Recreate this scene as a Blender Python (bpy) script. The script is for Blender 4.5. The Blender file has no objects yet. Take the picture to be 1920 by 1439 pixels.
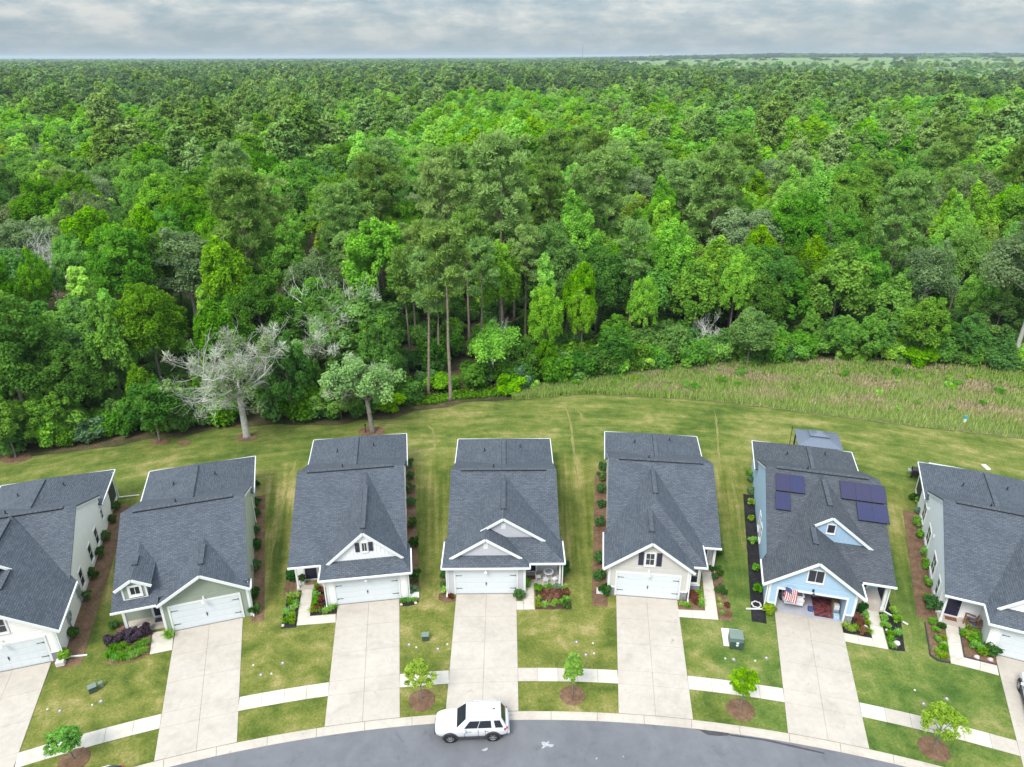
import bpy, math, random
import numpy as np
from mathutils import Vector, Matrix
R = math.radians
random.seed(7)
RNG = np.random.default_rng(11)
SC = bpy.context.scene
COL = SC.collection

# ------------------------------------------------------------------ camera, sky, sun, exposure
FPX, CX, CY, CAMH, PITCH = 1331.0, 960.0, 719.5, 39.5, R(24.75)
cam_d = bpy.data.cameras.new('camera')
cam_d.sensor_fit = 'HORIZONTAL'; cam_d.sensor_width = 36.0
cam_d.lens = 36.0 * FPX / 1920.0
cam_d.clip_start = 0.5; cam_d.clip_end = 60000
cam = bpy.data.objects.new('camera', cam_d); COL.objects.link(cam)
cam.location = (0, 0, CAMH)
cam.rotation_euler = (R(90) - PITCH, 0, 0)
cam.rotation_euler.rotate_axis('Z', R(-0.10))
SC.camera = cam

SUN_EL, SUN_AZ = R(50), R(-150)          # azimuth from +Y towards +X: sun high on the left, slightly behind the camera
world = bpy.data.worlds.new('World'); SC.world = world
world.use_nodes = True
wn = world.node_tree; wn.nodes.clear()
def N(tree, typ, **kw):
    n = tree.nodes.new(typ)
    for k, v in kw.items():
        if k.startswith('i_'):
            key = k[2:]
            key = int(key) if key.isdigit() else key.replace('_', ' ')
            n.inputs[key].default_value = v
        else: setattr(n, k, v)
    return n
def L(tree, a, b): tree.links.new(a, b)
def math_n(t, op, a, b=None, clamp=False):
    n = t.nodes.new('ShaderNodeMath'); n.operation = op; n.use_clamp = clamp
    for i, v in enumerate((a, b)):
        if v is None: continue
        if isinstance(v, (int, float)): n.inputs[i].default_value = v
        else: t.links.new(v, n.inputs[i])
    return n.outputs[0]
def ramp_n(t, fac, stops):
    n = t.nodes.new('ShaderNodeValToRGB')
    el = n.color_ramp.elements
    while len(el) > 1: el.remove(el[-1])
    el[0].position = stops[0][0]; el[0].color = (*stops[0][1], 1)
    for p, c in stops[1:]:
        e = el.new(p); e.color = (*c, 1)
    t.links.new(fac, n.inputs[0]); return n.outputs[0]
def mix_n(t, fac, a, b, mode='MIX'):
    n = t.nodes.new('ShaderNodeMix'); n.data_type = 'RGBA'; n.blend_type = mode
    for sock, v in ((n.inputs[0], fac), (n.inputs[6], a), (n.inputs[7], b)):
        if isinstance(v, (int, float)): sock.default_value = v
        elif isinstance(v, tuple): sock.default_value = (*v, 1) if len(v) == 3 else v
        else: t.links.new(v, sock)
    return n.outputs[2]
def noise_n(t, vec, scale, detail=3.0, rough=0.55, dist=0.0):
    n = t.nodes.new('ShaderNodeTexNoise')
    n.inputs['Scale'].default_value = scale; n.inputs['Detail'].default_value = detail
    n.inputs['Roughness'].default_value = rough; n.inputs['Distortion'].default_value = dist
    if vec is not None: t.links.new(vec, n.inputs['Vector'])
    return n.outputs['Fac']

sky = N(wn, 'ShaderNodeTexSky', sky_type='NISHITA', sun_disc=False, sun_elevation=SUN_EL, sun_rotation=SUN_AZ)
sky_b = mix_n(wn, 1.0, sky.outputs[0], (0.08, 0.08, 0.08), 'MULTIPLY')
tc = N(wn, 'ShaderNodeTexCoord')
sp = N(wn, 'ShaderNodeSeparateXYZ'); L(wn, tc.outputs['Generated'], sp.inputs[0])
zz = math_n(wn, 'MAXIMUM', sp.outputs[2], 0.0)
den = math_n(wn, 'ADD', zz, 0.30)
cx = math_n(wn, 'DIVIDE', sp.outputs[0], den); cy = math_n(wn, 'DIVIDE', sp.outputs[1], den)
cv = N(wn, 'ShaderNodeCombineXYZ'); L(wn, cx, cv.inputs[0]); L(wn, cy, cv.inputs[1])
n1 = noise_n(wn, cv.outputs[0], 3.2, 7.0, 0.62, 0.2)
n2 = noise_n(wn, cv.outputs[0], 8.0, 5.0, 0.6)
nn = math_n(wn, 'ADD', math_n(wn, 'MULTIPLY', n1, 0.7), math_n(wn, 'MULTIPLY', n2, 0.3))
cl = ramp_n(wn, nn, [(0.40, (0.195, 0.262, 0.318)), (0.47, (0.268, 0.325, 0.370)), (0.53, (0.35, 0.388, 0.413)), (0.60, (0.48, 0.482, 0.48))])
hz = math_n(wn, 'SUBTRACT', 1.0, math_n(wn, 'MULTIPLY', zz, 17.0), True)
cl = mix_n(wn, math_n(wn, 'MULTIPLY', math_n(wn, 'POWER', hz, 1.6), 0.75), cl, (0.30, 0.38, 0.44))
# an overcast sky grows brighter from horizon to zenith
ov = math_n(wn, 'ADD', 0.56, math_n(wn, 'MULTIPLY', zz, 1.75))
ovc = N(wn, 'ShaderNodeCombineXYZ')
for i in range(3): L(wn, ov, ovc.inputs[i])
cl = mix_n(wn, 1.0, cl, ovc.outputs[0], 'MULTIPLY')
skyc = mix_n(wn, 0.86, sky_b, cl)
bg = N(wn, 'ShaderNodeBackground'); L(wn, skyc, bg.inputs[0]); bg.inputs[1].default_value = 1.0
wo = N(wn, 'ShaderNodeOutputWorld'); L(wn, bg.outputs[0], wo.inputs[0])

sun_d = bpy.data.lights.new('sun', 'SUN'); sun_d.energy = 1.5; sun_d.angle = R(22); sun_d.color = (1.0, 0.96, 0.89)
sun = bpy.data.objects.new('sun', sun_d); COL.objects.link(sun)
sdir = Vector((math.sin(SUN_AZ) * math.cos(SUN_EL), math.cos(SUN_AZ) * math.cos(SUN_EL), math.sin(SUN_EL)))
sun.rotation_euler = (-sdir).to_track_quat('-Z', 'Y').to_euler()
SC.view_settings.view_transform = 'Standard'; SC.view_settings.look = 'None'
SC.view_settings.exposure = 1.2; SC.view_settings.gamma = 1.0
SC.view_settings.use_curve_mapping = False
SC.cycles.max_bounces = 8; SC.cycles.diffuse_bounces = 5; SC.cycles.transmission_bounces = 6; SC.cycles.glossy_bounces = 2
SC.cycles.caustics_reflective = False; SC.cycles.caustics_refractive = False

# ------------------------------------------------------------------ helpers
_s, _c = math.sin(PITCH), math.cos(PITCH)
def P(px, py, z=0.0):
    "photo pixel -> world point at height z"
    u = (px - CX) / FPX; v = (py - CY) / FPX
    k = (CAMH - z) / (_s + v * _c)
    return Vector((u * k, (_c - v * _s) * k, z))
def tag(o, label=None, cat=None, group=None, kind=None):
    if label: o['label'] = label
    if cat: o['category'] = cat
    if group: o['group'] = group
    if kind: o['kind'] = kind
    return o
def empty(name, loc=(0, 0, 0), rz=0.0, label=None, cat=None, group=None, kind=None):
    o = bpy.data.objects.new(name, None); COL.objects.link(o)
    o.location = loc; o.rotation_euler = (0, 0, rz); o.empty_display_size = 0.2
    return tag(o, label, cat, group, kind)
def link(name, me, parent=None, loc=None, rz=0.0):
    o = bpy.data.objects.new(name, me); COL.objects.link(o)
    if parent is not None: o.parent = parent
    if loc is not None: o.location = loc
    if rz: o.rotation_euler = (0, 0, rz)
    return o
def kids(o): return list(o.children)
def copy_tree(o, parent=None):
    c = o.copy(); COL.objects.link(c)
    if parent is not None: c.parent = parent
    for ch in kids(o): copy_tree(ch, c)
    return c
def nrm(v):
    v = Vector(v); return v.normalized()

class MB:
    def __init__(s): s.v = []; s.f = []; s.m = []; s.mi = 0
    def add(s, vs, fs):
        b = len(s.v); s.v += [tuple(q) for q in vs]
        s.f += [tuple(b + i for i in f) for f in fs]; s.m += [s.mi] * len(fs)
    def box(s, x0, y0, z0, x1, y1, z1):
        s.add([(x0,y0,z0),(x1,y0,z0),(x1,y1,z0),(x0,y1,z0),(x0,y0,z1),(x1,y0,z1),(x1,y1,z1),(x0,y1,z1)],
              [(0,3,2,1),(4,5,6,7),(0,1,5,4),(1,2,6,5),(2,3,7,6),(3,0,4,7)])
        return s
    def bar(s, p, q, w, h, up=(0, 0, 1)):
        "box along p->q, w across, h tall, centred"
        p, q = Vector(p), Vector(q); d = (q - p).normalized(); up = Vector(up)
        if abs(d.dot(up)) > 0.98: up = Vector((0, 1, 0))
        a = d.cross(up).normalized() * (w / 2); b = a.cross(d).normalized() * (h / 2)
        s.add([p-a-b, p+a-b, p+a+b, p-a+b, q-a-b, q+a-b, q+a+b, q-a+b],
              [(0,1,2,3),(7,6,5,4),(0,4,5,1),(1,5,6,2),(2,6,7,3),(3,7,4,0)])
        return s
    def poly(s, pts): s.add(pts, [tuple(range(len(pts)))]); return s
    def solid(s, pts, d):
        "polygon pts extruded by vector d"
        n = len(pts); d = Vector(d); a = [Vector(q) for q in pts]; b = [q + d for q in a]
        s.add(a + b, [tuple(range(n))[::-1], tuple(range(n, 2 * n))] + [(i, (i+1) % n, n + (i+1) % n, n + i) for i in range(n)])
        return s
    def tube(s, pts, rads, k=6, cap=True):
        pts = [Vector(q) for q in pts]
        if not hasattr(rads, '__len__'): rads = [rads] * len(pts)
        rings = []; ref = None
        for i, q in enumerate(pts):
            d = (pts[min(i+1, len(pts)-1)] - pts[max(i-1, 0)]).normalized()
            if ref is None or abs(ref.dot(d)) > 0.95: ref = Vector((1, 0, 0)) if abs(d.x) < 0.8 else Vector((0, 1, 0))
            a = d.cross(ref).normalized(); b = d.cross(a); ref = b.cross(d) if False else ref
            rings.append([q + (a * math.cos(t) + b * math.sin(t)) * rads[i] for t in [2 * math.pi * j / k for j in range(k)]])
        vs = [q for r in rings for q in r]
        fs = [(i*k+j, i*k+(j+1) % k, (i+1)*k+(j+1) % k, (i+1)*k+j) for i in range(len(rings)-1) for j in range(k)]
        if cap: fs += [tuple(range(k))[::-1], tuple(range((len(rings)-1)*k, len(rings)*k))]
        s.add(vs, fs); return s
    def lathe(s, prof, k=16, axis='z', o=(0, 0, 0)):
        "profile [(r, h)]"
        vs = []
        for r, h in prof:
            for j in range(k):
                t = 2 * math.pi * j / k; a, b = r * math.cos(t), r * math.sin(t)
                q = (a, b, h) if axis == 'z' else ((a, h, b) if axis == 'y' else (h, a, b))
                vs.append((q[0]+o[0], q[1]+o[1], q[2]+o[2]))
        fs = [(i*k+j, i*k+(j+1) % k, (i+1)*k+(j+1) % k, (i+1)*k+j) for i in range(len(prof)-1) for j in range(k)]
        s.add(vs, fs); return s
    def mesh(s, name, mats, uv=False, smooth=False):
        me = bpy.data.meshes.new(name); me.from_pydata(s.v, [], s.f)
        if not isinstance(mats, (list, tuple)): mats = [mats]
        for m in mats: me.materials.append(m)
        if len(mats) > 1: me.polygons.foreach_set('material_index', s.m)
        if smooth: me.polygons.foreach_set('use_smooth', [True] * len(s.f))
        if uv:
            lay = me.uv_layers.new(name='slope')
            for p in me.polygons:
                n = p.normal; u = Vector((-n.y, n.x, 0))
                u = u.normalized() if u.length > 1e-4 else Vector((1, 0, 0))
                w = n.cross(u)
                for li in p.loop_indices:
                    co = me.vertices[me.loops[li].vertex_index].co
                    lay.data[li].uv = (co.dot(u), co.dot(w))
        me.update(); return me
    def build(s, name, mats, parent=None, loc=None, uv=False, smooth=False, rz=0.0):
        return link(name, s.mesh(name, mats, uv, smooth), parent, loc, rz)
def bevel(o, w=0.01, seg=1):
    m = o.modifiers.new('bevel', 'BEVEL'); m.width = w; m.segments = seg; m.limit_method = 'ANGLE'; m.angle_limit = R(35)
    return o

# ------------------------------------------------------------------ materials
def new_mat(name):
    m = bpy.data.materials.new(name); m.use_nodes = True
    t = m.node_tree; return m, t, t.nodes['Principled BSDF']
def simple(name, col, rough=0.6, var=0.12, scale=3.0, metal=0.0, bump=0.0, bscale=40.0, spec=0.5, dirt=None):
    m, t, b = new_mat(name)
    c = N(t, 'ShaderNodeTexCoord'); oc = c.outputs['Object']
    f = noise_n(t, oc, scale, 5.0, 0.6)
    lo = tuple(x * (1 - var) for x in col); hi = tuple(min(1, x * (1 + var)) for x in col)
    cc = ramp_n(t, f, [(0.3, lo), (0.7, hi)])
    if dirt:
        cc = mix_n(t, math_n(t, 'MULTIPLY', ramp_n(t, noise_n(t, oc, dirt[1], 6.0, 0.65), [(0.5, (0, 0, 0)), (0.75, (1, 1, 1))]), dirt[2]), cc, dirt[0])
    L(t, cc, b.inputs['Base Color'])
    b.inputs['Roughness'].default_value = rough; b.inputs['Metallic'].default_value = metal
    b.inputs['Specular IOR Level'].default_value = spec
    if bump:
        bn = N(t, 'ShaderNodeBump', i_Strength=bump, i_Distance=0.02)
        L(t, noise_n(t, oc, bscale, 3.0), bn.inputs['Height']); L(t, bn.outputs[0], b.inputs['Normal'])
    return m
M = {}
M['white'] = simple('white_paint', (0.76, 0.77, 0.77), 0.5, 0.03, 2.0)
M['door_white'] = simple('garage_door_white', (0.66, 0.70, 0.73), 0.45, 0.03, 1.0)
M['siding_white'] = simple('siding_white', (0.86, 0.86, 0.855), 0.55, 0.03, 1.5, bump=0.1)
M['siding_cream'] = simple('siding_cream', (0.86, 0.83, 0.81), 0.55, 0.03, 1.5, bump=0.1)
M['siding_sage'] = simple('siding_sage', (0.28, 0.325, 0.26), 0.55, 0.05, 1.5, bump=0.1)
M['siding_lavender'] = simple('siding_lavender', (0.52, 0.52, 0.56), 0.55, 0.04, 1.5, bump=0.1)
M['siding_greige'] = simple('siding_greige', (0.56, 0.54, 0.51), 0.55, 0.04, 1.5, bump=0.1)
M['siding_blue'] = simple('siding_blue', (0.38, 0.54, 0.70), 0.55, 0.04, 1.5, bump=0.1)
M['navy'] = simple('navy_door', (0.016, 0.016, 0.05), 0.35, 0.1)
M['black'] = simple('black_metal', (0.02, 0.02, 0.022), 0.4, 0.1)
M['screen'] = simple('black_window_screen', (0.03, 0.03, 0.045), 0.6, 0.1)
M['shutter'] = simple('dark_shutter', (0.03, 0.03, 0.06), 0.5, 0.1)
M['stone'] = simple('grey_stone', (0.25, 0.25, 0.28), 0.85, 0.35, 2.2, bump=0.5, bscale=20)
M['grey_metal'] = simple('grey_metal', (0.32, 0.35, 0.38), 0.4, 0.08, 2.0, metal=0.3)
M['box_green'] = simple('utility_green', (0.045, 0.085, 0.07), 0.45, 0.15, 2.0)
M['box_top'] = simple('utility_pale_green', (0.17, 0.225, 0.19), 0.45, 0.1, 2.0)  # paler green for the box lids and the side box
M['wood'] = simple('chair_wood', (0.22, 0.125, 0.065), 0.6, 0.25, 6.0)
M['cushion'] = simple('blue_cushion', (0.045, 0.09, 0.24), 0.9, 0.15, 6.0)
M['mat_brown'] = simple('coir_mat', (0.20, 0.075, 0.04), 0.95, 0.25, 14.0)
M['mat_tan'] = simple('patterned_mat', (0.22, 0.16, 0.07), 0.95, 0.6, 18.0)
M['mat_dark'] = simple('dark_mat', (0.05, 0.05, 0.08), 0.95, 0.25, 14.0)
M['rubber'] = simple('tyre_rubber', (0.018, 0.018, 0.02), 0.8, 0.2, 10.0)
M['rim'] = simple('alloy_rim', (0.55, 0.56, 0.58), 0.3, 0.05, 4.0, metal=0.7)
M['cladding'] = simple('dark_cladding', (0.05, 0.05, 0.06), 0.7, 0.1)
M['chrome'] = simple('bright_metal', (0.6, 0.6, 0.62), 0.25, 0.05, metal=0.8)
M['red_lens'] = simple('red_lens', (0.45, 0.06, 0.04), 0.25, 0.1)
M['lens'] = simple('clear_lens', (0.35, 0.36, 0.38), 0.15, 0.1)
M['rock'] = simple('pale_rock', (0.62, 0.60, 0.57), 0.9, 0.15, 6.0, bump=0.5, bscale=14)
M['pink'] = simple('pink_blooms', (0.72, 0.50, 0.52), 0.9, 0.2, 20.0)
M['white_cap'] = simple('white_plastic', (0.82, 0.82, 0.80), 0.5, 0.03)
M['bark_grey'] = simple('bark_grey', (0.20, 0.175, 0.155), 0.95, 0.35, 3.0, bump=0.8, bscale=9)
M['bark_pale'] = simple('bark_pale', (0.42, 0.40, 0.37), 0.95, 0.3, 2.5, bump=0.7, bscale=9)
M['bark_pine'] = simple('bark_pine', (0.27, 0.21, 0.175), 0.95, 0.35, 3.0, bump=0.9, bscale=8)
M['weathered'] = simple('weathered_bark', (0.46, 0.44, 0.41), 0.95, 0.35, 2.5, bump=0.7, bscale=9)
M['cover'] = simple('valve_cover_plastic', (0.60, 0.60, 0.57), 0.6, 0.08, 9.0)
M['twig'] = simple('dead_twigs', (0.68, 0.68, 0.63), 0.95, 0.25, 3.0)

def glass(name, col, rough=0.08):
    m, t, b = new_mat(name)
    b.inputs['Base Color'].default_value = (*col, 1); b.inputs['Roughness'].default_value = rough
    b.inputs['Specular IOR Level'].default_value = 0.8
    return m
M['glass'] = glass('window_glass', (0.02, 0.022, 0.035))
M['car_glass'] = glass('car_glass', (0.02, 0.024, 0.035))
def carpaint(name, col):
    m, t, b = new_mat(name); b.inputs['Base Color'].default_value = (*col, 1)
    b.inputs['Roughness'].default_value = 0.35; b.inputs['Coat Weight'].default_value = 0.7; b.inputs['Coat Roughness'].default_value = 0.06
    return m
M['car_white'] = carpaint('white_car_paint', (0.68, 0.69, 0.71)); M['car_dark'] = carpaint('dark_car_paint', (0.03, 0.033, 0.04))

def shingle():
    m, t, b = new_mat('roof_shingles')
    uv = N(t, 'ShaderNodeUVMap'); uv.uv_map = 'slope'
    br = N(t, 'ShaderNodeTexBrick', offset=0.5, i_Scale=1.0)
    br.inputs['Brick Width'].default_value = 0.33; br.inputs['Row Height'].default_value = 0.155
    br.inputs['Mortar Size'].default_value = 0.022; br.inputs['Mortar Smooth'].default_value = 0.3; br.inputs['Bias'].default_value = 0.0
    br.inputs['Color1'].default_value = (0.056, 0.067, 0.086, 1); br.inputs['Color2'].default_value = (0.128, 0.144, 0.172, 1)
    br.inputs['Mortar'].default_value = (0.03, 0.038, 0.054, 1)
    L(t, uv.outputs[0], br.inputs['Vector'])
    f1 = noise_n(t, uv.outputs[0], 7.0, 3.0, 0.6); f2 = noise_n(t, uv.outputs[0], 0.5, 4.0, 0.6)
    c1 = mix_n(t, 0.42, br.outputs['Color'], ramp_n(t, f1, [(0.3, (0.056, 0.067, 0.085)), (0.7, (0.140, 0.157, 0.185))]))
    c2 = mix_n(t, 1.0, c1, ramp_n(t, f2, [(0.3, (0.88, 0.89, 0.92)), (0.7, (1.1, 1.1, 1.08))]), 'MULTIPLY')
    oi = N(t, 'ShaderNodeObjectInfo'); c3 = mix_n(t, 1.0, c2, oi.outputs['Color'], 'MULTIPLY')
    L(t, c3, b.inputs['Base Color']); b.inputs['Roughness'].default_value = 0.85; b.inputs['Specular IOR Level'].default_value = 0.35
    bn = N(t, 'ShaderNodeBump', i_Strength=0.5, i_Distance=0.015); L(t, br.outputs['Fac'], bn.inputs['Height']); bn.invert = True
    L(t, bn.outputs[0], b.inputs['Normal'])
    return m
M['shingle'] = shingle()

def ground_mat(name, lo, mid, hi, s1, s2, s3, bump=0.4, rough=0.95, bd=0.05):
    m, t, b = new_mat(name)
    c = N(t, 'ShaderNodeTexCoord'); oc = c.outputs['Object']
    a = noise_n(t, oc, s1, 5.0, 0.6); d = noise_n(t, oc, s2, 5.0, 0.65); e = noise_n(t, oc, s3, 2.0, 0.6)
    f = math_n(t, 'ADD', math_n(t, 'MULTIPLY', a, 0.4), math_n(t, 'ADD', math_n(t, 'MULTIPLY', d, 0.35), math_n(t, 'MULTIPLY', e, 0.25)))
    L(t, ramp_n(t, f, [(0.38, lo), (0.5, mid), (0.62, hi)]), b.inputs['Base Color'])
    b.inputs['Roughness'].default_value = rough; b.inputs['Specular IOR Level'].default_value = 0.2
    bn = N(t, 'ShaderNodeBump', i_Strength=bump, i_Distance=bd); L(t, e, bn.inputs['Height']); L(t, bn.outputs[0], b.inputs['Normal'])
    return m
M['concrete'] = ground_mat('concrete', (0.45, 0.395, 0.34), (0.505, 0.45, 0.39), (0.545, 0.495, 0.435), 0.35, 2.2, 30.0, 0.12, 0.85, 0.01)
M['concrete_new'] = ground_mat('concrete_new', (0.54, 0.485, 0.41), (0.61, 0.555, 0.485), (0.66, 0.61, 0.54), 0.35, 2.2, 30.0, 0.12, 0.85, 0.01)
M['joint'] = simple('concrete_joint', (0.20, 0.185, 0.165), 0.95, 0.2, 3.0)
M['asphalt'] = ground_mat('asphalt', (0.135, 0.137, 0.152), (0.16, 0.162, 0.178), (0.19, 0.192, 0.208), 0.15, 0.9, 60.0, 0.35, 0.85, 0.01)
M['straw'] = ground_mat('pine_straw', (0.11, 0.064, 0.038), (0.195, 0.115, 0.07), (0.29, 0.185, 0.12), 1.3, 6.0, 22.0, 1.0, 0.95, 0.06)
M['black_mulch'] = ground_mat('black_mulch', (0.014, 0.013, 0.015), (0.026, 0.024, 0.027), (0.05, 0.046, 0.047), 1.3, 7.0, 22.0, 1.0, 0.95, 0.06)
M['brown_mulch'] = ground_mat('brown_mulch', (0.055, 0.03, 0.027), (0.085, 0.048, 0.042), (0.13, 0.078, 0.066), 1.3, 7.0, 22.0, 1.0, 0.95, 0.06)
M['soil'] = ground_mat('soil', (0.05, 0.055, 0.025), (0.06, 0.075, 0.03), (0.07, 0.09, 0.035), 0.05, 0.4, 4.0, 0.4)
M['litter'] = ground_mat('leaf_litter', (0.03, 0.045, 0.015), (0.08, 0.07, 0.032), (0.19, 0.12, 0.07), 0.22, 0.8, 5.0, 0.8, 0.95, 0.1)
M['meadow'] = ground_mat('meadow_soil', (0.085, 0.135, 0.035), (0.15, 0.17, 0.065), (0.27, 0.215, 0.145), 0.18, 0.8, 5.0, 0.8, 0.95, 0.1)
M['garage_floor'] = simple('garage_floor', (0.42, 0.42, 0.46), 0.5, 0.1, 1.5)

LC = (1.4, -43.6)                      # centre of the curved street
def stain(mat, col, sc, lo, hi, amt):
    t = mat.node_tree; b = t.nodes['Principled BSDF']; src = b.inputs['Base Color'].links[0].from_socket
    g_ = N(t, 'ShaderNodeNewGeometry'); f = noise_n(t, g_.outputs['Position'], sc, 6.0, 0.7, 0.6)
    k = math_n(t, 'MULTIPLY', ramp_n(t, f, [(lo, (0, 0, 0)), (hi, (1, 1, 1))]), amt)
    L(t, mix_n(t, k, src, col), b.inputs['Base Color'])
for nm in ('concrete', 'concrete_new'):
    stain(M[nm], (0.27, 0.235, 0.20), 0.45, 0.50, 0.74, 0.38); stain(M[nm], (0.16, 0.15, 0.14), 2.3, 0.62, 0.72, 0.5)
stain(M['asphalt'], (0.24, 0.24, 0.25), 0.25, 0.5, 0.75, 0.5); stain(M['asphalt'], (0.09, 0.09, 0.10), 0.9, 0.58, 0.72, 0.5)
def lawn_mat():
    m, t, b = new_mat('lawn_grass')
    c = N(t, 'ShaderNodeTexCoord'); oc = c.outputs['Object']
    s = N(t, 'ShaderNodeSeparateXYZ'); L(t, oc, s.inputs[0])
    r = math_n(t, 'POWER', math_n(t, 'ADD', math_n(t, 'MULTIPLY', s.outputs[0], s.outputs[0]), math_n(t, 'MULTIPLY', s.outputs[1], s.outputs[1])), 0.5)
    th = math_n(t, 'MULTIPLY', math_n(t, 'ARCTAN2', s.outputs[0], s.outputs[1]), 95.0)
    def stretched(a, bb):
        v = N(t, 'ShaderNodeCombineXYZ'); L(t, math_n(t, 'MULTIPLY', th, a), v.inputs[0]); L(t, math_n(t, 'MULTIPLY', r, bb), v.inputs[1]); return v.outputs[0]
    along = noise_n(t, stretched(1.5, 0.06), 1.0, 4.0, 0.6)          # worn strips between the houses
    arc = noise_n(t, stretched(0.16, 0.55), 1.0, 5.0, 0.7, 0.5)            # mowing bands behind them
    back = math_n(t, 'MULTIPLY', math_n(t, 'SUBTRACT', r, 108.0), 0.2, True)
    front = math_n(t, 'SUBTRACT', 1.0, math_n(t, 'MULTIPLY', math_n(t, 'SUBTRACT', r, 86.0), 0.12), True)
    pat = noise_n(t, oc, 0.33, 5.0, 0.65, 0.8)
    stripes = math_n(t, 'ADD', math_n(t, 'MULTIPLY', along, math_n(t, 'SUBTRACT', 1.0, back)), math_n(t, 'MULTIPLY', arc, back))
    stripes = math_n(t, 'ADD', math_n(t, 'MULTIPLY', stripes, math_n(t, 'SUBTRACT', 1.0, front)), math_n(t, 'MULTIPLY', pat, front))
    big = noise_n(t, oc, 0.11, 4.0, 0.6, 0.4); med = noise_n(t, oc, 0.75, 5.0, 0.65); fine = noise_n(t, oc, 6.0, 5.0, 0.8)
    f = math_n(t, 'ADD', math_n(t, 'MULTIPLY', big, 0.24), math_n(t, 'ADD', math_n(t, 'MULTIPLY', stripes, 0.32), math_n(t, 'ADD', math_n(t, 'MULTIPLY', med, 0.22), math_n(t, 'MULTIPLY', fine, 0.22))))
    dry = ramp_n(t, f, [(0.42, (0.068, 0.104, 0.016)), (0.47, (0.120, 0.150, 0.027)), (0.515, (0.180, 0.192, 0.042)), (0.55, (0.250, 0.230, 0.074)), (0.59, (0.36, 0.295, 0.125))])
    grn = ramp_n(t, f, [(0.42, (0.048, 0.104, 0.018)), (0.475, (0.088, 0.152, 0.028)), (0.525, (0.142, 0.196, 0.042)), (0.565, (0.215, 0.228, 0.068)), (0.61, (0.32, 0.285, 0.115))])
    # the watered lots on the right grow greener
    side = math_n(t, 'MULTIPLY', math_n(t, 'ADD', math_n(t, 'SUBTRACT', s.outputs[0], 9.0), math_n(t, 'MULTIPLY', math_n(t, 'SUBTRACT', big, 0.5), 22.0)), 0.16, True)
    near = math_n(t, 'SUBTRACT', 1.0, math_n(t, 'MULTIPLY', math_n(t, 'SUBTRACT', r, 92.0), 0.1), True)
    gm = math_n(t, 'ADD', math_n(t, 'MULTIPLY', math_n(t, 'MULTIPLY', side, near), 0.80), math_n(t, 'MULTIPLY', back, 0.35), True)
    L(t, mix_n(t, gm, dry, grn), b.inputs['Base Color'])
    b.inputs['Roughness'].default_value = 0.95; b.inputs['Specular IOR Level'].default_value = 0.15
    bn = N(t, 'ShaderNodeBump', i_Strength=0.6, i_Distance=0.06); L(t, fine, bn.inputs['Height']); L(t, bn.outputs[0], b.inputs['Normal'])
    return m
M['lawn'] = lawn_mat()

def foliage(name, col, var=0.25, hue=0.03, transl=0.42, sat=0.12):
    m = bpy.data.materials.new(name); m.use_nodes = True; t = m.node_tree; t.nodes.clear()
    oi = N(t, 'ShaderNodeObjectInfo'); at = N(t, 'ShaderNodeAttribute'); at.attribute_name = 'tint'
    h = N(t, 'ShaderNodeHueSaturation'); h.inputs['Color'].default_value = (*col, 1)
    rr = math_n(t, 'SUBTRACT', oi.outputs['Random'], 0.5)
    r2 = math_n(t, 'SUBTRACT', math_n(t, 'FRACT', math_n(t, 'MULTIPLY', oi.outputs['Random'], 17.31)), 0.5)
    tt = math_n(t, 'SUBTRACT', at.outputs['Fac'], 0.5)
    L(t, math_n(t, 'ADD', 0.5, math_n(t, 'ADD', math_n(t, 'MULTIPLY', rr, hue * 2), math_n(t, 'MULTIPLY', tt, -0.03))), h.inputs['Hue'])
    L(t, math_n(t, 'ADD', 1.0, math_n(t, 'MULTIPLY', r2, sat * 2)), h.inputs['Saturation'])
    L(t, math_n(t, 'ADD', 1.0, math_n(t, 'ADD', math_n(t, 'MULTIPLY', r2, -var * 2), math_n(t, 'MULTIPLY', tt, 0.75))), h.inputs['Value'])
    d = N(t, 'ShaderNodeBsdfDiffuse'); L(t, h.outputs[0], d.inputs[0])
    tr = N(t, 'ShaderNodeBsdfTranslucent'); L(t, mix_n(t, 1.0, h.outputs[0], (1.25, 1.2, 0.7), 'MULTIPLY'), tr.inputs[0])
    mx = N(t, 'ShaderNodeMixShader'); mx.inputs[0].default_value = transl
    L(t, d.outputs[0], mx.inputs[1]); L(t, tr.outputs[0], mx.inputs[2])
    o = N(t, 'ShaderNodeOutputMaterial'); L(t, mx.outputs[0], o.inputs[0])
    return m
M['leaf_mid'] = foliage('leaves_mid_green', (0.180, 0.400, 0.046), 0.22, 0.014)
M['leaf_bright'] = foliage('leaves_bright_green', (0.270, 0.540, 0.042), 0.2, 0.012)
M['leaf_yellow'] = foliage('leaves_yellow_green', (0.30, 0.46, 0.04), 0.15, 0.015)
M['leaf_dark'] = foliage('leaves_dark_green', (0.130, 0.295, 0.052), 0.22, 0.012)
M['leaf_grey'] = foliage('leaves_grey_green', (0.22, 0.32, 0.14), 0.2, 0.02)
M['needles'] = foliage('pine_needles', (0.230, 0.385, 0.090), 0.2, 0.012, 0.25)
M['needles_dark'] = foliage('dark_pine_needles', (0.118, 0.220, 0.060), 0.18, 0.012, 0.2)
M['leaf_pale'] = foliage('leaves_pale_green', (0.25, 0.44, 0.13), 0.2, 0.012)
M['moss'] = foliage('grey_moss', (0.50, 0.54, 0.44), 0.1, 0.01, 0.2)
M['shrub'] = foliage('shrub_leaves', (0.06, 0.145, 0.030), 0.3, 0.03, 0.2)
M['lime'] = foliage('lime_leaves', (0.215, 0.41, 0.04), 0.25, 0.03, 0.3)
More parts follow.
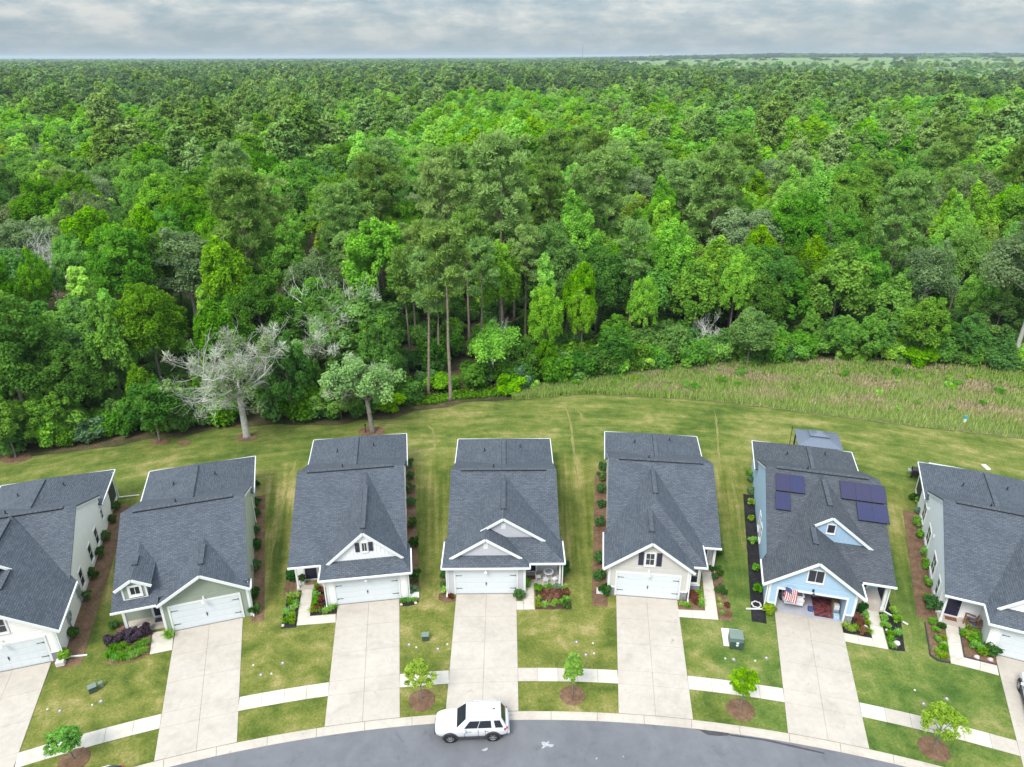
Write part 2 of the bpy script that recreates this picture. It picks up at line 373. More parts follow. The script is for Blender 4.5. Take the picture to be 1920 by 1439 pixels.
M['blue_leaf'] = foliage('blue_green_leaves', (0.13, 0.24, 0.12), 0.2, 0.015, 0.2)
M['purple_leaf'] = foliage('purple_leaves', (0.075, 0.052, 0.075), 0.25, 0.03, 0.15)
M['rust_leaf'] = foliage('rust_leaves', (0.19, 0.085, 0.05), 0.3, 0.02, 0.2)
M['straw_leaf'] = foliage('dry_grass', (0.50, 0.41, 0.28), 0.2, 0.02, 0.2)
M['grass_leaf'] = foliage('tall_grass', (0.27, 0.38, 0.085), 0.25, 0.03, 0.3)
M['dead_leaf'] = foliage('dead_needles', (0.17, 0.10, 0.07), 0.2, 0.02, 0.2)

# ------------------------------------------------------------------ numpy meshes
def np_mesh(name, verts, faces, mat, tint=None, k=4):
    me = bpy.data.meshes.new(name); nv, nf = len(verts), len(faces)
    me.vertices.add(nv); me.vertices.foreach_set('co', np.asarray(verts, np.float32).ravel())
    me.loops.add(nf * k); me.loops.foreach_set('vertex_index', np.asarray(faces, np.int32).ravel())
    me.polygons.add(nf); me.polygons.foreach_set('loop_start', np.arange(0, nf * k, k, dtype=np.int32))
    if tint is not None:
        a = me.attributes.new('tint', 'FLOAT', 'POINT'); a.data.foreach_set('value', np.asarray(tint, np.float32))
    me.materials.append(mat); me.update(calc_edges=True); me.validate(); return me
def unit(a): return a / np.maximum(np.linalg.norm(a, axis=-1, keepdims=True), 1e-9)
def leaf_quads(rng, cen, rad, per, size, elong=1.3, needle=False, shell=0.45, up=0.5, cut=-0.7, width=0.75):
    "diamond leaves spread through balls: returns verts, quads, tint"
    cen = np.asarray(cen, float); rad = np.asarray(rad, float)
    if rad.ndim == 1: rad = np.repeat(rad[:, None], 3, 1)
    M_ = len(cen) * per
    c = np.repeat(cen, per, 0); r = np.repeat(rad, per, 0)
    d = unit(rng.normal(size=(M_, 3)))
    lowm = d[:, 2] < cut; d[lowm, 2] *= -1
    q = c + d * r * (rng.random((M_, 1)) ** shell)
    if needle: tx = unit(d + rng.normal(size=(M_, 3)) * 0.45 + np.array([0, 0, 0.25])); n = unit(np.cross(tx, rng.normal(size=(M_, 3))))
    else:
        n = unit(d * 0.55 + np.array([0, 0, up]) + rng.normal(size=(M_, 3)) * 0.55)
        tx = unit(np.cross(n, rng.normal(size=(M_, 3))))
    b = np.cross(n, tx)
    s = size * (0.65 + 0.7 * rng.random((M_, 1)))
    ta, ba = tx * s * elong, b * s * width
    v = np.stack([q + ta, q + ba, q - ta, q - ba], 1).reshape(-1, 3)
    f = np.arange(M_ * 4).reshape(-1, 4)
    t = np.repeat(np.repeat(rng.random(len(cen)), per) * 0.6 + rng.random(M_) * 0.4, 4)
    return v, f, t

def crown_broad(rng, H, W, base=0.32, nclump=46, per=210, size=0.26, cone=0.0, rag=0.35, cr=(0.085, 0.075), cz=0.8):
    cen, rad = [], []
    zc = H * (1 + base) / 2; rz = H * (1 - base) / 2
    lob = rng.normal(size=(6, 3)); lob /= np.linalg.norm(lob, axis=1)[:, None]
    for i in range(nclump):
        d = rng.normal(size=3); d /= np.linalg.norm(d)
        if d[2] < -0.55: d[2] *= -0.6
        l = max(lob @ d)
        k = (0.50 + 0.36 * rng.random() ** 0.6) * (1 - rag * 0.5) + rag * 0.85 * max(0, l - 0.55) + 0.16 * rag * rng.random()
        w = 1 - cone * max(0, d[2])
        cen.append((d[0] * W / 2 * k * w * 1.12, d[1] * W / 2 * k * w * 1.12, zc + d[2] * rz * k))
        rad.append((cr[0] + cr[1] * rng.random()) * W * (1 - 0.25 * max(0, d[2])))
    cen, rad = np.array(cen), np.array(rad)
    rad3 = np.stack([rad, rad, rad * cz], 1) * (0.9 if cz > 1 else 1.0)
    return cen, leaf_quads(rng, cen, rad3, per, size)
def crown_column(rng, H, W, base=0.15, nclump=34, per=170, size=0.24):
    cen, rad = [], []
    for i in range(nclump):
        u = i / (nclump - 1); z = H * (base + (1 - base) * u)
        w = W / 2 * (math.sin(math.pi * min(1, 0.16 + 0.80 * u)) ** 0.8) * (0.35 + 0.6 * rng.random())
        a = rng.random() * 6.283
        cen.append((w * math.cos(a), w * math.sin(a), z)); rad.append((0.20 + 0.10 * rng.random()) * W * (1 - 0.45 * u))
    cen, rad = np.array(cen), np.array(rad)
    return cen, leaf_quads(rng, cen, np.stack([rad, rad, rad * 0.8], 1), per, size)
def crown_pine(rng, H, W, base=0.55, nbr=20, per=120, size=0.30, tufts=3):
    cen, rad = [], []
    for i in range(nbr):
        u = (i + 0.5 * rng.random()) / nbr; z = H * (base + (1 - base) * (u ** 0.85))
        Lb = W / 2 * (math.sin(math.pi * min(1, 0.20 + 0.72 * u)) ** 0.6) * (0.55 + 0.55 * rng.random())
        a = i * 2.4 + rng.random()
        for j in range(tufts):
            k = 0.40 + 0.60 * (j + 1) / tufts
            aa = a + rng.normal() * 0.30
            cen.append((Lb * k * math.cos(aa), Lb * k * math.sin(aa), z + 0.22 * Lb * k + rng.normal() * 0.35)); rad.append(0.60 + 0.42 * rng.random())
    for j in range(4): cen.append((rng.normal() * .7, rng.normal() * .7, H - 0.5 - rng.random())); rad.append(0.8)
    cen, rad = np.array(cen), np.array(rad)
    return cen, leaf_quads(rng, cen, np.stack([rad, rad, rad * 0.75], 1), per, size, elong=1.25, needle=True, shell=0.5, width=0.26)

def trunk_mb(rng, H, r0, cen, nl=14, lean=0.0, frac=0.82, limb=0.16):
    b = MB(); la = rng.random() * 6.28
    def axis(z): return Vector((lean * (z / H) ** 1.5 * math.cos(la) * H, lean * (z / H) ** 1.5 * math.sin(la) * H, z))
    zs = [0, 0.03 * H, 0.15 * H, 0.35 * H, 0.55 * H, frac * H]
    b.tube([axis(z) + Vector((rng.normal() * 0.01 * z, rng.normal() * 0.01 * z, 0)) for z in zs], [r0 * 1.35, r0, r0 * 0.88, r0 * 0.72, r0 * 0.5, r0 * 0.14], 7)
    idx = rng.permutation(len(cen))[:nl]
    for i in idx:
        c = Vector(cen[i]); z0 = max(0.2 * H, min(frac * H * 0.95, c.z - 0.35 * math.hypot(c.x, c.y) - 0.5))
        a = axis(z0); mid = a.lerp(c, 0.5) + Vector((0, 0, 0.25))
        rr = r0 * limb * (1.6 - z0 / H)
        b.tube([a, mid, c], [rr * 1.3, rr * 0.8, rr * 0.3], 5, False)
    return b
def dead_tree_mb(rng, H, r0, spread, depth=4, start=0.35, nmain=6, kids_n=4):
    b = MB(); b.tips = []
    def grow(p, d, Ln, r, lev):
        pts = [p]; q = p.copy(); dd = d.copy(); n = 4
        for i in range(n):
            dd = (dd + Vector(rng.normal(size=3)) * 0.20 + Vector((0, 0, 0.05))).normalized(); q = q + dd * (Ln / n); pts.append(q.copy())
        b.tube(pts, [max(r * (1 - 0.75 * i / n), .013) for i in range(n + 1)], 6 if lev == 0 else (5 if lev == 1 else 3), False)
        if lev >= depth - 1: b.tips.append(tuple(q))
        if lev >= depth: return
        for j in range(kids_n + (1 if lev > 0 else 0)):
            k = 1 + int(rng.random() * n); k = min(k, n)
            side = Vector(rng.normal(size=3)); nd = (dd * 0.55 + side.normalized() * 0.75 + Vector((0, 0, 0.12))).normalized()
            grow(pts[k], nd, Ln * (0.45 + 0.25 * rng.random()), r * 0.46, lev + 1)
    top = Vector((0.25 * rng.normal(), 0.25 * rng.normal(), H * start))
    b.tube([(0, 0, 0), (0, 0, 0.4), top * 0.55, top], [r0 * 1.5, r0 * 1.05, r0 * 0.9, r0 * 0.85], 9)
    for i in range(nmain):
        a = i * 6.283 / nmain + rng.random() * 0.6; el = 0.18 + 0.75 * rng.random()
        grow(top - Vector((0, 0, 0.2 * rng.random() * H * start)), Vector((math.cos(a) * math.cos(el), math.sin(a) * math.cos(el), math.sin(el))), spread * (0.7 + 0.45 * rng.random()), r0 * 0.55, 1)
    return b

# ================================================================== SETTING
def ring(name, r0, r1, a0, a1, na, nr, z, mat, kind='structure', jit=0.0):
    vs, fs = [], []
    for i in range(nr + 1):
        r = r0 + (r1 - r0) * i / nr
        for j in range(na + 1):
            a = R(a0 + (a1 - a0) * j / na); vs.append((r * math.sin(a), r * math.cos(a), 0))
    for i in range(nr):
        for j in range(na):
            k = i * (na + 1) + j; fs.append((k, k + na + 1, k + na + 2, k + 1))
    me = bpy.data.meshes.new(name); me.from_pydata(vs, [], fs); me.materials.append(mat)
    o = link(name, me, None, (LC[0], LC[1], z)); tag(o, kind=kind); return o
g = MB(); g.poly([(-26000, -3000, 0), (26000, -3000, 0), (26000, 30000, 0), (-26000, 30000, 0)]).build('ground', M['soil'], None, (0, 0, -0.30))['kind'] = 'structure'
ring('road', 20, 76.80, -75, 75, 150, 2, -0.10, M['asphalt'])
ring('lawn', 77.25, 150, -70, 70, 140, 12, 0.0, M['lawn'])
def arcpt(r, a, z=0.0): return Vector((LC[0] + r * math.sin(R(a)), LC[1] + r * math.cos(R(a)), z))
kerb = empty('kerb', (0, 0, 0), kind='structure')
da = math.degrees(3.05 / 77.0); a = -40.0; 
while a < 40:
    b = MB(); prof = [(76.70, -0.12), (76.72, -0.085), (76.98, -0.06), (77.08, 0.015), (77.28, 0.03), (77.30, -0.12)]
    aa = [a + 0.008, a + da * 0.5, a + da - 0.008]
    vs = [arcpt(r, x, z) for x in aa for r, z in prof]; k = len(prof)
    fs = [(i*k+j, (i+1)*k+j, (i+1)*k+j+1, i*k+j+1) for i in range(2) for j in range(k-1)] + [tuple(range(k)), tuple(range(2*k, 3*k))[::-1]]
    b.add(vs, fs); b.build('kerb_segment', M['concrete'], kerb); a += da

M['track'] = ground_mat('worn_track', (0.16, 0.165, 0.045), (0.215, 0.205, 0.066), (0.30, 0.26, 0.10), 0.5, 2.0, 6.0, 0.5, 0.95, 0.05)
def track(px, w):
    vs = []; pts = [P(*q) for q in px]; fine_ = []
    for p_, q_ in zip(pts, pts[1:]):
        for k in range(8): fine_.append(p_.lerp(q_, k / 8))
    for i, p_ in enumerate(fine_):
        d_ = (fine_[min(i + 1, len(fine_) - 1)] - fine_[max(i - 1, 0)]).normalized(); n_ = Vector((-d_.y, d_.x, 0)); f_ = w * (0.35 + 0.65 * random.random()) * min(1, (i + 1) / 5, (len(fine_) - i) / 5)
        o_ = n_ * random.uniform(-.05, .05); vs += [p_ + n_ * f_ / 2 + o_, p_ - n_ * f_ / 2 + o_]
    b_ = MB(); b_.add(vs, [(2 * i, 2 * i + 1, 2 * i + 3, 2 * i + 2) for i in range(len(fine_) - 1)])
    b_.build('mowing_track', M['track'], None, (0, 0, 0.006))['kind'] = 'structure'
track([(1046, 757), (1058, 762), (1066, 778), (1071, 800), (1074, 835), (1080, 880), (1086, 930)], .34); track([(1078, 765), (1090, 778), (1094, 800)], .3)
track([(800, 796), (811, 806), (815, 825), (814, 850)], .45); track([(1340, 770), (1344, 800), (1346, 840), (1352, 900)], .3); track([(556, 860), (541, 905), (520, 980), (505, 1060)], .4); track([(1372, 900), (1384, 960), (1392, 1030)], .35)
def slab(parent, pts, z=0.035, mat='concrete', gap=0.012):
    c = sum((Vector((p[0], p[1], 0)) for p in pts), Vector()) / len(pts)
    q = []
    for p in pts:
        d = Vector((p[0], p[1], 0)) - c; q.append(c + d * (1 - gap / max(d.length, 0.2)) )
    return MB().solid([(p.x, p.y, z - 0.03) for p in q], (0, 0, 0.03)).build('slab', M[mat], parent)

# ---- houses: origin at the middle of the garage door foot, local x right, y back
HS = {1: ((-35.48, 37.37), 17.3), 2: ((-23.23, 41.77), 17.2), 3: ((-11.46, 44.2), 8.3), 4: ((-2.1, 45.1), 0.4),
      5: ((10.78, 44.65), -6.8), 6: ((22.87, 42.4), -14.5), 7: ((37.27, 37.68), -23.0)}
def HW(n, x, y, z=0.0):
    (ox, oy), a = HS[n]; a = R(a)
    return Vector((ox + x * math.cos(a) - y * math.sin(a), oy + x * math.sin(a) + y * math.cos(a), z))
def rad_of(v): return math.hypot(v.x - LC[0], v.y - LC[1])
def to_arc(n, x, r):
    "point on the house's line x where the street radius is r"
    lo, hi = -25.0, 5.0
    for _ in range(40):
        m = (lo + hi) / 2
        if rad_of(HW(n, x, m)) < r: lo = m
        else: hi = m
    return HW(n, x, lo)
def ang_of(v): return math.degrees(math.atan2(v.x - LC[0], v.y - LC[1]))
edges = {}
for n in HS:
    dw = empty('driveway', (0, 0, 0), kind='structure')
    hw = 2.42
    ys = [-0.10]
    top = [HW(n, x, -0.06) for x in (-hw, 0.0, hw)]
    s1 = [to_arc(n, x, 80.97) for x in (-hw, 0.0, hw)]; s0 = [to_arc(n, x, 79.76) for x in (-hw, 0.0, hw)]; k0 = [to_arc(n, x, 77.31) for x in (-hw, 0.0, hw)]
    rows = [top, [t.lerp(s, 1/3) for t, s in zip(top, s1)], [t.lerp(s, 2/3) for t, s in zip(top, s1)], s1, s0, k0]
    MB().poly([top[0], k0[0], k0[1], k0[2], top[2]]).build('joint_base', M['joint'], dw, (0, 0, 0.012))
    for i in range(5):
        for j in range(2): slab(dw, [rows[i][j], rows[i][j+1], rows[i+1][j+1], rows[i+1][j]], 0.04)
    edges[n] = (ang_of(s0[0].lerp(s1[0], 0.5)), ang_of(s0[2].lerp(s1[2], 0.5)))
sw = empty('sidewalk', (0, 0, 0), kind='structure')
spans = [(-40, edges[1][0])] + [(edges[i][1], edges[i+1][0]) for i in range(1, 7)] + [(edges[7][1], 42)]
for a0, a1 in spans:
    if a1 - a0 < 0.2: continue
    nsl = max(1, round((a1 - a0) / math.degrees(1.55 / 80.4)))
    vs = [arcpt(r, a0 + (a1 - a0) * i / 12, 0.0) for r in (79.78, 80.94) for i in range(13)]
    MB_ = MB(); MB_.add(vs, [(i, i + 1, i + 14, i + 13) for i in range(12)]); MB_.build('joint_base', M['joint'], sw, (0, 0, 0.014))
    for i in range(nsl):
        b0, b1 = a0 + (a1 - a0) * i / nsl, a0 + (a1 - a0) * (i + 1) / nsl
        slab(sw, [arcpt(79.77, b0), arcpt(79.77, b1), arcpt(80.95, b1), arcpt(80.95, b0)], 0.043, 'concrete_new' if random.random() < 0.8 else 'concrete')
WALKS = {1: [], 2: [[(286,1185.5),(326,1180),(322,1218.5),(280,1227)]],
 3: [[(566,1106),(586,1105),(583,1131),(561,1134)], [(561,1134),(583,1131),(580.6,1155.5),(555.5,1173)], [(580.6,1155.5),(629,1152.5),(629,1167.5),(555.5,1173)]],
 4: [[(980.4,1103.8),(1000.4,1103.8),(1001.2,1124),(980.4,1124)], [(980.4,1124),(1001.2,1124),(1002,1143.8),(981,1144.1)], [(967.5,1128),(980.2,1128),(980.8,1144.2),(968,1144.3)]],
 5: [[(1315,1069),(1331.6,1068),(1338.5,1108),(1318.5,1108)], [(1318.5,1108),(1338.5,1108),(1346,1163.9),(1325,1162.4),(1321.3,1146.6)], [(1270.6,1144.4),(1296,1145.5),(1298,1160.3),(1272.6,1158.3)], [(1296,1145.5),(1321.3,1146.6),(1325,1162.4),(1298,1160.3)]],
 6: [[(1623.4,1143.4),(1645.3,1147),(1654,1179),(1629,1171)], [(1629,1171),(1654,1179),(1664.7,1220),(1638,1215),(1634.4,1198.9)], [(1580,1188.6),(1607,1194),(1610,1210),(1583.5,1204.7)], [(1607,1194),(1634.4,1198.9),(1638,1215),(1610,1210)]],
 7: [[(1770.4,1172),(1796.5,1179),(1801.5,1207),(1776,1208)], [(1776,1208),(1801.5,1207),(1806.9,1234.6),(1781.7,1246)], [(1806.9,1234.6),(1838,1242),(1836,1259.5),(1781.7,1246)], [(1838,1242),(1868,1249.4),(1872,1269.4),(1836,1259.5)]]}
for n, lst in WALKS.items():
    if not lst: continue
    wk = empty('walkway', (0, 0, 0), kind='structure')
    for q in lst: slab(wk, [P(*p) for p in q], 0.046, 'concrete_new')

# ---- planting beds (setting): outline, raised a little, uneven surface
bed_i = [0]
def bed(pts, mat, name='mulch_bed', z=0.03):
    bed_i[0] += 1
    c = sum((Vector((p[0], p[1], 0)) for p in pts), Vector()) / len(pts)
    ol = []
    for i, p in enumerate(pts):
        q = pts[(i + 1) % len(pts)]; p, q = Vector((p[0], p[1], 0)), Vector((q[0], q[1], 0))
        k = max(1, int((q - p).length / 0.45))
        for j in range(k):
            m = p.lerp(q, j / k); ol.append(m + (m - c).normalized() * random.uniform(-0.05, 0.05))
    zt = z + 0.0012 * bed_i[0]
    vs = [(p.x, p.y, 0.004) for p in ol] + [(c.x + (p.x - c.x) * 0.96, c.y + (p.y - c.y) * 0.96, zt) for p in ol]
    n = len(ol); b = MB(); b.add(vs, [(i, (i+1) % n, n + (i+1) % n, n + i) for i in range(n)] + [tuple(range(n, 2 * n))])
    o = b.build(name, M[mat]); tag(o, kind='structure'); return o
def lbed(n, x0, y0, x1, y1, mat): return bed([HW(n, x0, y0), HW(n, x1, y0), HW(n, x1, y1), HW(n, x0, y1)], mat)
lbed(1, 3.05, -1.0, 4.5, 20.0, 'straw'); lbed(2, 3.05, -0.9, 4.0, 17.2, 'straw'); lbed(3, 3.05, -0.3, 4.05, 20.0, 'straw'); lbed(3, -6.9, 1.6, -5.85, 4.2, 'straw')
lbed(4, -3.75, 1.0, -3.05, 13.0, 'straw'); lbed(4, 5.85, 0.2, 6.5, 7.0, 'straw'); lbed(5, -4.35, -1.5, -3.1, 18.0, 'straw'); lbed(6, -4.2, -1.6, -3.1, 16.5, 'black_mulch')
lbed(6, 5.85, 2.0, 6.5, 9.0, 'black_mulch'); lbed(7, -7.3, 2.0, -5.85, 17.5, 'straw'); lbed(2, -6.7, 0.1, -6.0, 2.0, 'straw')
def pbed(px, mat): return bed([P(*q) for q in px], mat)
pbed([(97,1241),(112,1214),(143,1205),(150,1222),(134,1242),(112,1252)], 'straw')
pbed([(197,1216),(206,1192),(281,1184),(285,1187),(278.5,1228),(250,1239),(210,1246),(198,1243)], 'straw')
pbed([(539,1108),(564,1107),(554.5,1176.5),(525.8,1178)], 'black_mulch')
pbed([(588,1103),(604,1100),(611,1134),(631,1136),(631,1150.5),(581,1154.5)], 'black_mulch')
pbed([(748,1122),(783,1117),(784,1132),(765,1136),(748,1137)], 'black_mulch')
pbed([(822,1113),(851,1113),(852,1129),(832,1130),(822,1124)], 'straw')
pbed([(1002,1103.5),(1065.8,1102.7),(1071,1143),(1003.5,1143)], 'brown_mulch')
pbed([(1269,1126),(1291,1123),(1296,1110),(1314,1110),(1320.5,1145.5),(1270.5,1143.5)], 'straw')
pbed([(1333,1068),(1348,1063),(1373,1165),(1348,1164)], 'straw')
pbed([(1579,1169),(1602,1156),(1608,1136),(1622,1143),(1633.5,1197.5),(1580,1187)], 'black_mulch')
pbed([(1647,1149),(1662,1147),(1686,1158),(1697,1224),(1666.5,1219.5)], 'black_mulch')
pbed([(1733,1167),(1768.7,1172),(1780.5,1244),(1757.4,1240),(1744.3,1231)], 'straw')
pbed([(1797.5,1179.5),(1831,1182.5),(1841.6,1222.5),(1867.3,1229.4),(1867.3,1248.5),(1807.5,1233.8)], 'straw')
TREE_PX = [(138,1424), (790,1313), (1072,1304), (1387,1332), (1750,1406)]
for i, q in enumerate(TREE_PX):
    c = P(*q); b = MB(); rr = 0.92 if i != 2 else 0.85; k = 26
    rim = [1 + random.uniform(-0.06, 0.06) for _ in range(k)]
    vs = [(c.x + rr * f * s * math.cos(6.2832 * j / k), c.y + rr * f * s * math.sin(6.2832 * j / k), z) for s, z in ((1, 0.004), (0.93, 0.05), (0.5, 0.10)) for j, f in enumerate(rim)]
    b.add(vs, [(a_*k+j, a_*k+(j+1) % k, (a_+1)*k+(j+1) % k, (a_+1)*k+j) for a_ in range(2) for j in range(k)] + [tuple(range(2*k, 3*k))])
    tag(b.build('mulch_ring', M['straw'] if i < 1 else M['brown_mulch'] if False else M['straw']), kind='structure')
for q, rr in [((463,820),1.3),((697,809),1.6),((300,828),1.1),((345,830),0.8),((30,858),1.6)]:
    c = P(*q); tag(bed([(c.x + rr * math.cos(6.28*j/12), c.y + rr * 0.7 * math.sin(6.28*j/12)) for j in range(12)], 'straw', 'mulch_ring'), kind='structure')

# ================================================================== HOUSES
def zline(p0, p1, s):  # unused helper kept tiny
    return p0 + (p1 - p0) * s
def roof_mb(): return MB()
TH = 0.12
def sl(mb, xy, f):
    "roof slope: plan polygon xy, height function f, with thickness"
    pts = [Vector((x, y, f(x, y))) for x, y in xy]
    n = Vector((0, 0, 0))
    for i in range(len(pts)):
        a, b = pts[i], pts[(i + 1) % len(pts)]; n += a.cross(b)
    if n.z < 0: pts = pts[::-1]
    mb.solid([p - Vector((0, 0, TH)) for p in pts], (0, 0, TH))
def scan(poly, z):
    "x extent of a 2-D polygon [(u, z)] at height z"
    xs = []
    for i in range(len(poly)):
        (a, za), (b, zb) = poly[i], poly[(i + 1) % len(poly)]
        if (za - z) * (zb - z) < 0 or za == z: xs.append(a + (b - a) * ((z - za) / (zb - za) if zb != za else 0))
    return (min(xs), max(xs)) if len(xs) >= 2 else None
def siding(mb, o, u, nrm_, poly, pitch=0.20):
    "lapped boards over polygon [(s, z)] on the wall through o with direction u"
    o, u, nn = Vector(o), Vector(u), Vector(nrm_); z0 = min(p[1] for p in poly); z1 = max(p[1] for p in poly)
    z = z0
    while z < z1 - 0.02:
        t = min(z + pitch, z1); e0 = scan(poly, z + 0.006); e1 = scan(poly, t - 0.006)
        if e0 and e1:
            a, b = max(e0[0], e1[0]), min(e0[1], e1[1])
            if b - a > 0.04:
                A = o + u * a; B = o + u * b; k0, k1 = nn * 0.030, nn * 0.008; Z = Vector((0, 0, 1))
                mb.add([A + Z * z, B + Z * z, A + Z * z + k0, B + Z * z + k0, B + Z * t + k1, A + Z * t + k1, B + Z * t, A + Z * t],
                       [(0, 1, 3, 2), (2, 3, 4, 5), (5, 4, 6, 7), (0, 2, 5, 7), (1, 6, 4, 3)])
        z = t
def battens(mb, o, u, nrm_, poly, pitch=0.30):
    o, u, nn = Vector(o), Vector(u), Vector(nrm_); z0 = min(p[1] for p in poly); a0 = min(p[0] for p in poly); a1 = max(p[0] for p in poly)
    sw = [(z, s) for s, z in poly]; s_ = a0 + 0.05
    while s_ < a1:
        e = scan(sw, s_)
        if e and e[1] - e[0] > 0.1:
            p = o + u * s_ + nn * 0.015
            mb.bar(p + Vector((0, 0, e[0])), p + Vector((0, 0, e[1] - 0.05)), 0.045, 0.03, nn)
        s_ += pitch
def window(parent, o, u, nn, w, h, muntins=(1, 1), frame='white', pane='glass', fw=0.10, name='window', sash=False, label=None):
    "window centred at o on a wall with direction u and outward normal nn"
    o, u, nn = Vector(o), Vector(u), Vector(nn); Z = Vector((0, 0, 1))
    b = MB(); d = nn * 0.035
    for s in (-1, 1): b.bar(o + u * (s * (w / 2 + fw / 2)) - Z * (h / 2 + fw) + d, o + u * (s * (w / 2 + fw / 2)) + Z * (h / 2 + fw) + d, fw, 0.09, nn)
    for s in (-1, 1): b.bar(o - u * (w / 2) + Z * (s * (h / 2 + fw / 2)) + d, o + u * (w / 2) + Z * (s * (h / 2 + fw / 2)) + d, 0.09, fw, Z)
    b.bar(o - u * (w / 2 + fw) - Z * (h / 2 + fw + 0.02) + nn * 0.06, o + u * (w / 2 + fw) - Z * (h / 2 + fw + 0.02) + nn * 0.06, 0.12, 0.04, Z)
    f = b.build(name, M[frame], parent)
    if label: f['label'] = label
    p = MB(); p.bar(o - u * (w / 2) + nn * 0.034, o + u * (w / 2) + nn * 0.034, 0.012, h, Z); p.build('pane', M[pane], f)
    m = MB(); nx, nz = muntins
    for i in range(1, nx + 1):
        c = o + u * (-w / 2 + w * i / (nx + 1)) + nn * 0.045; m.bar(c - Z * (h / 2), c + Z * (h / 2), 0.03, 0.02, nn)
    for i in range(1, nz + 1):
        c = o + Z * (-h / 2 + h * i / (nz + 1)) + nn * 0.045; m.bar(c - u * (w / 2), c + u * (w / 2), 0.02, 0.05 if sash else 0.03, Z)
    if m.v: m.build('muntin', M[frame], f)
    return f
XU, YU = Vector((1, 0, 0)), Vector((0, 1, 0))
FN, BN, LN, RN = Vector((0, -1, 0)), Vector((0, 1, 0)), Vector((-1, 0, 0)), Vector((1, 0, 0))

def garage_door(root):
    fr = MB(); fr.box(-2.57, -0.075, 0, -2.44, 0.0, 2.26); fr.box(2.44, -0.075, 0, 2.57, 0.0, 2.26); fr.box(-2.57, -0.08, 2.26, 2.57, 0.0, 2.42)
    fr.build('door_frame', M['white'], root)
    d = MB().box(-2.43, -0.02, 0.02, 2.43, 0.0, 2.25).build('garage_door', M['door_white'], root)
    pm = None
    for i in range(4):
        if pm is None:
            b = MB(); b.box(-2.425, -0.045, 0.0, 2.425, -0.02, 0.535)
            for k in range(8): b.box(-2.38 + k * 0.6, -0.054, 0.05, -2.38 + k * 0.6 + 0.54, -0.045, 0.485)
            pm = b.mesh('panel', M['door_white'])
        link('panel', pm, d, (0, 0, 0.03 + i * 0.553))
    b = MB(); b.box(0, -0.075, -0.02, 0.40, -0.055, 0.02); b.box(-0.02, -0.085, -0.045, 0.05, -0.055, 0.045); b.solid([(0.40, -0.07, -0.035), (0.46, -0.07, 0), (0.40, -0.07, 0.035)], (0, 0.014, 0))
    hm = b.mesh('hinge', M['black'])
    for x, s in ((-2.36, 1), (2.36, -1)):
        for z in (0.58, 1.86):
            o = link('hinge', hm, d, (x, 0, z)); o.rotation_euler = (0, 0 if s > 0 else math.pi, 0)
    b = MB(); b.box(-0.05, -0.10, 1.02, 0.05, -0.055, 1.08); b.box(-0.018, -0.10, 0.88, 0.018, -0.065, 1.22); b.build('door_handle', M['black'], d)
    MB().box(-2.43, -0.14, 0.0, 2.43, -0.05, 0.045).build('threshold', M['joint'], root)
def lamp(root, x, y, z, mat='white'):
    b = MB(); b.box(x - 0.07, y - 0.04, z + 0.1, x + 0.07, y, z + 0.35)
    b.tube([(x, y, z + 0.28), (x, y - 0.16, z + 0.42), (x, y - 0.32, z + 0.38), (x, y - 0.36, z + 0.22)], 0.022, 6)
    b.lathe([(0.03, 0.24), (0.05, 0.20), (0.14, 0.08), (0.15, 0.05), (0.13, 0.05), (0.04, 0.16)], 14, 'z', (x, y - 0.36, z))
    b.build('wall_lamp', M[mat], root)
def vent(parent, p, q, w=0.36):
    b = MB(); p, q = Vector(p), Vector(q); b.mi = 1; b.bar(p + Vector((0, 0, -0.01)), q + Vector((0, 0, -0.01)), w + 0.05, 0.06); b.mi = 0
    n = max(3, int((q - p).length / 0.35))
    for i in range(n):
        a, c = p.lerp(q, i / n), p.lerp(q, (i + 0.94) / n); b.bar(a + Vector((0, 0, 0.035)), c + Vector((0, 0, 0.045)), w, 0.045)
    b.build('ridge_vent', [M['shingle'], M['black']], parent, uv=True)
def pipe(parent, x, y, z):
    b = MB(); b.tube([(x, y, z - 0.1), (x, y, z + 0.35)], 0.05, 8); b.lathe([(0.16, -0.03), (0.06, 0.10)], 10, 'z', (x, y, z)); b.build('vent_pipe', M['black'], parent)
def stones(root, u0, u1, z1, o, u, nn):
    b = MB(); z = 0.0; o, u, nn = Vector(o), Vector(u), Vector(nn)
    while z < z1 - 0.02:
        h = min(random.uniform(0.10, 0.19), z1 - z); s = u0
        while s < u1 - 0.02:
            w = min(random.uniform(0.16, 0.42), u1 - s); d = random.uniform(0.05, 0.085)
            b.bar(o + u * (s + 0.006) + nn * (d / 2) + Vector((0, 0, z + h / 2)), o + u * (s + w - 0.006) + nn * (d / 2) + Vector((0, 0, z + h / 2)), d, h - 0.012)
            s += w
        z += h
    tag(b.build('stone_veneer', M['stone'], root), kind='stuff')
    MB().bar(o + u * u0 + nn * 0.05 + Vector((0, 0, z1 + 0.03)), o + u * u1 + nn * 0.05 + Vector((0, 0, z1 + 0.03)), 0.12, 0.06).build('ledge', M['white'], root)
def downspout(root, x, y, ztop, out, tail=0.9, dirx=0.0):
    b = MB(); b.bar((x, y, ztop), (x, y, 0.18), 0.09, 0.07, (0, 1, 0)); b.bar((x, y, ztop), (x + 0.0, y - 0.22 * out, ztop + 0.22), 0.09, 0.07)
    b.bar((x, y, 0.16), (x + dirx * tail, y - out * tail, 0.06), 0.10, 0.08); b.build('downspout', M['white'], root)
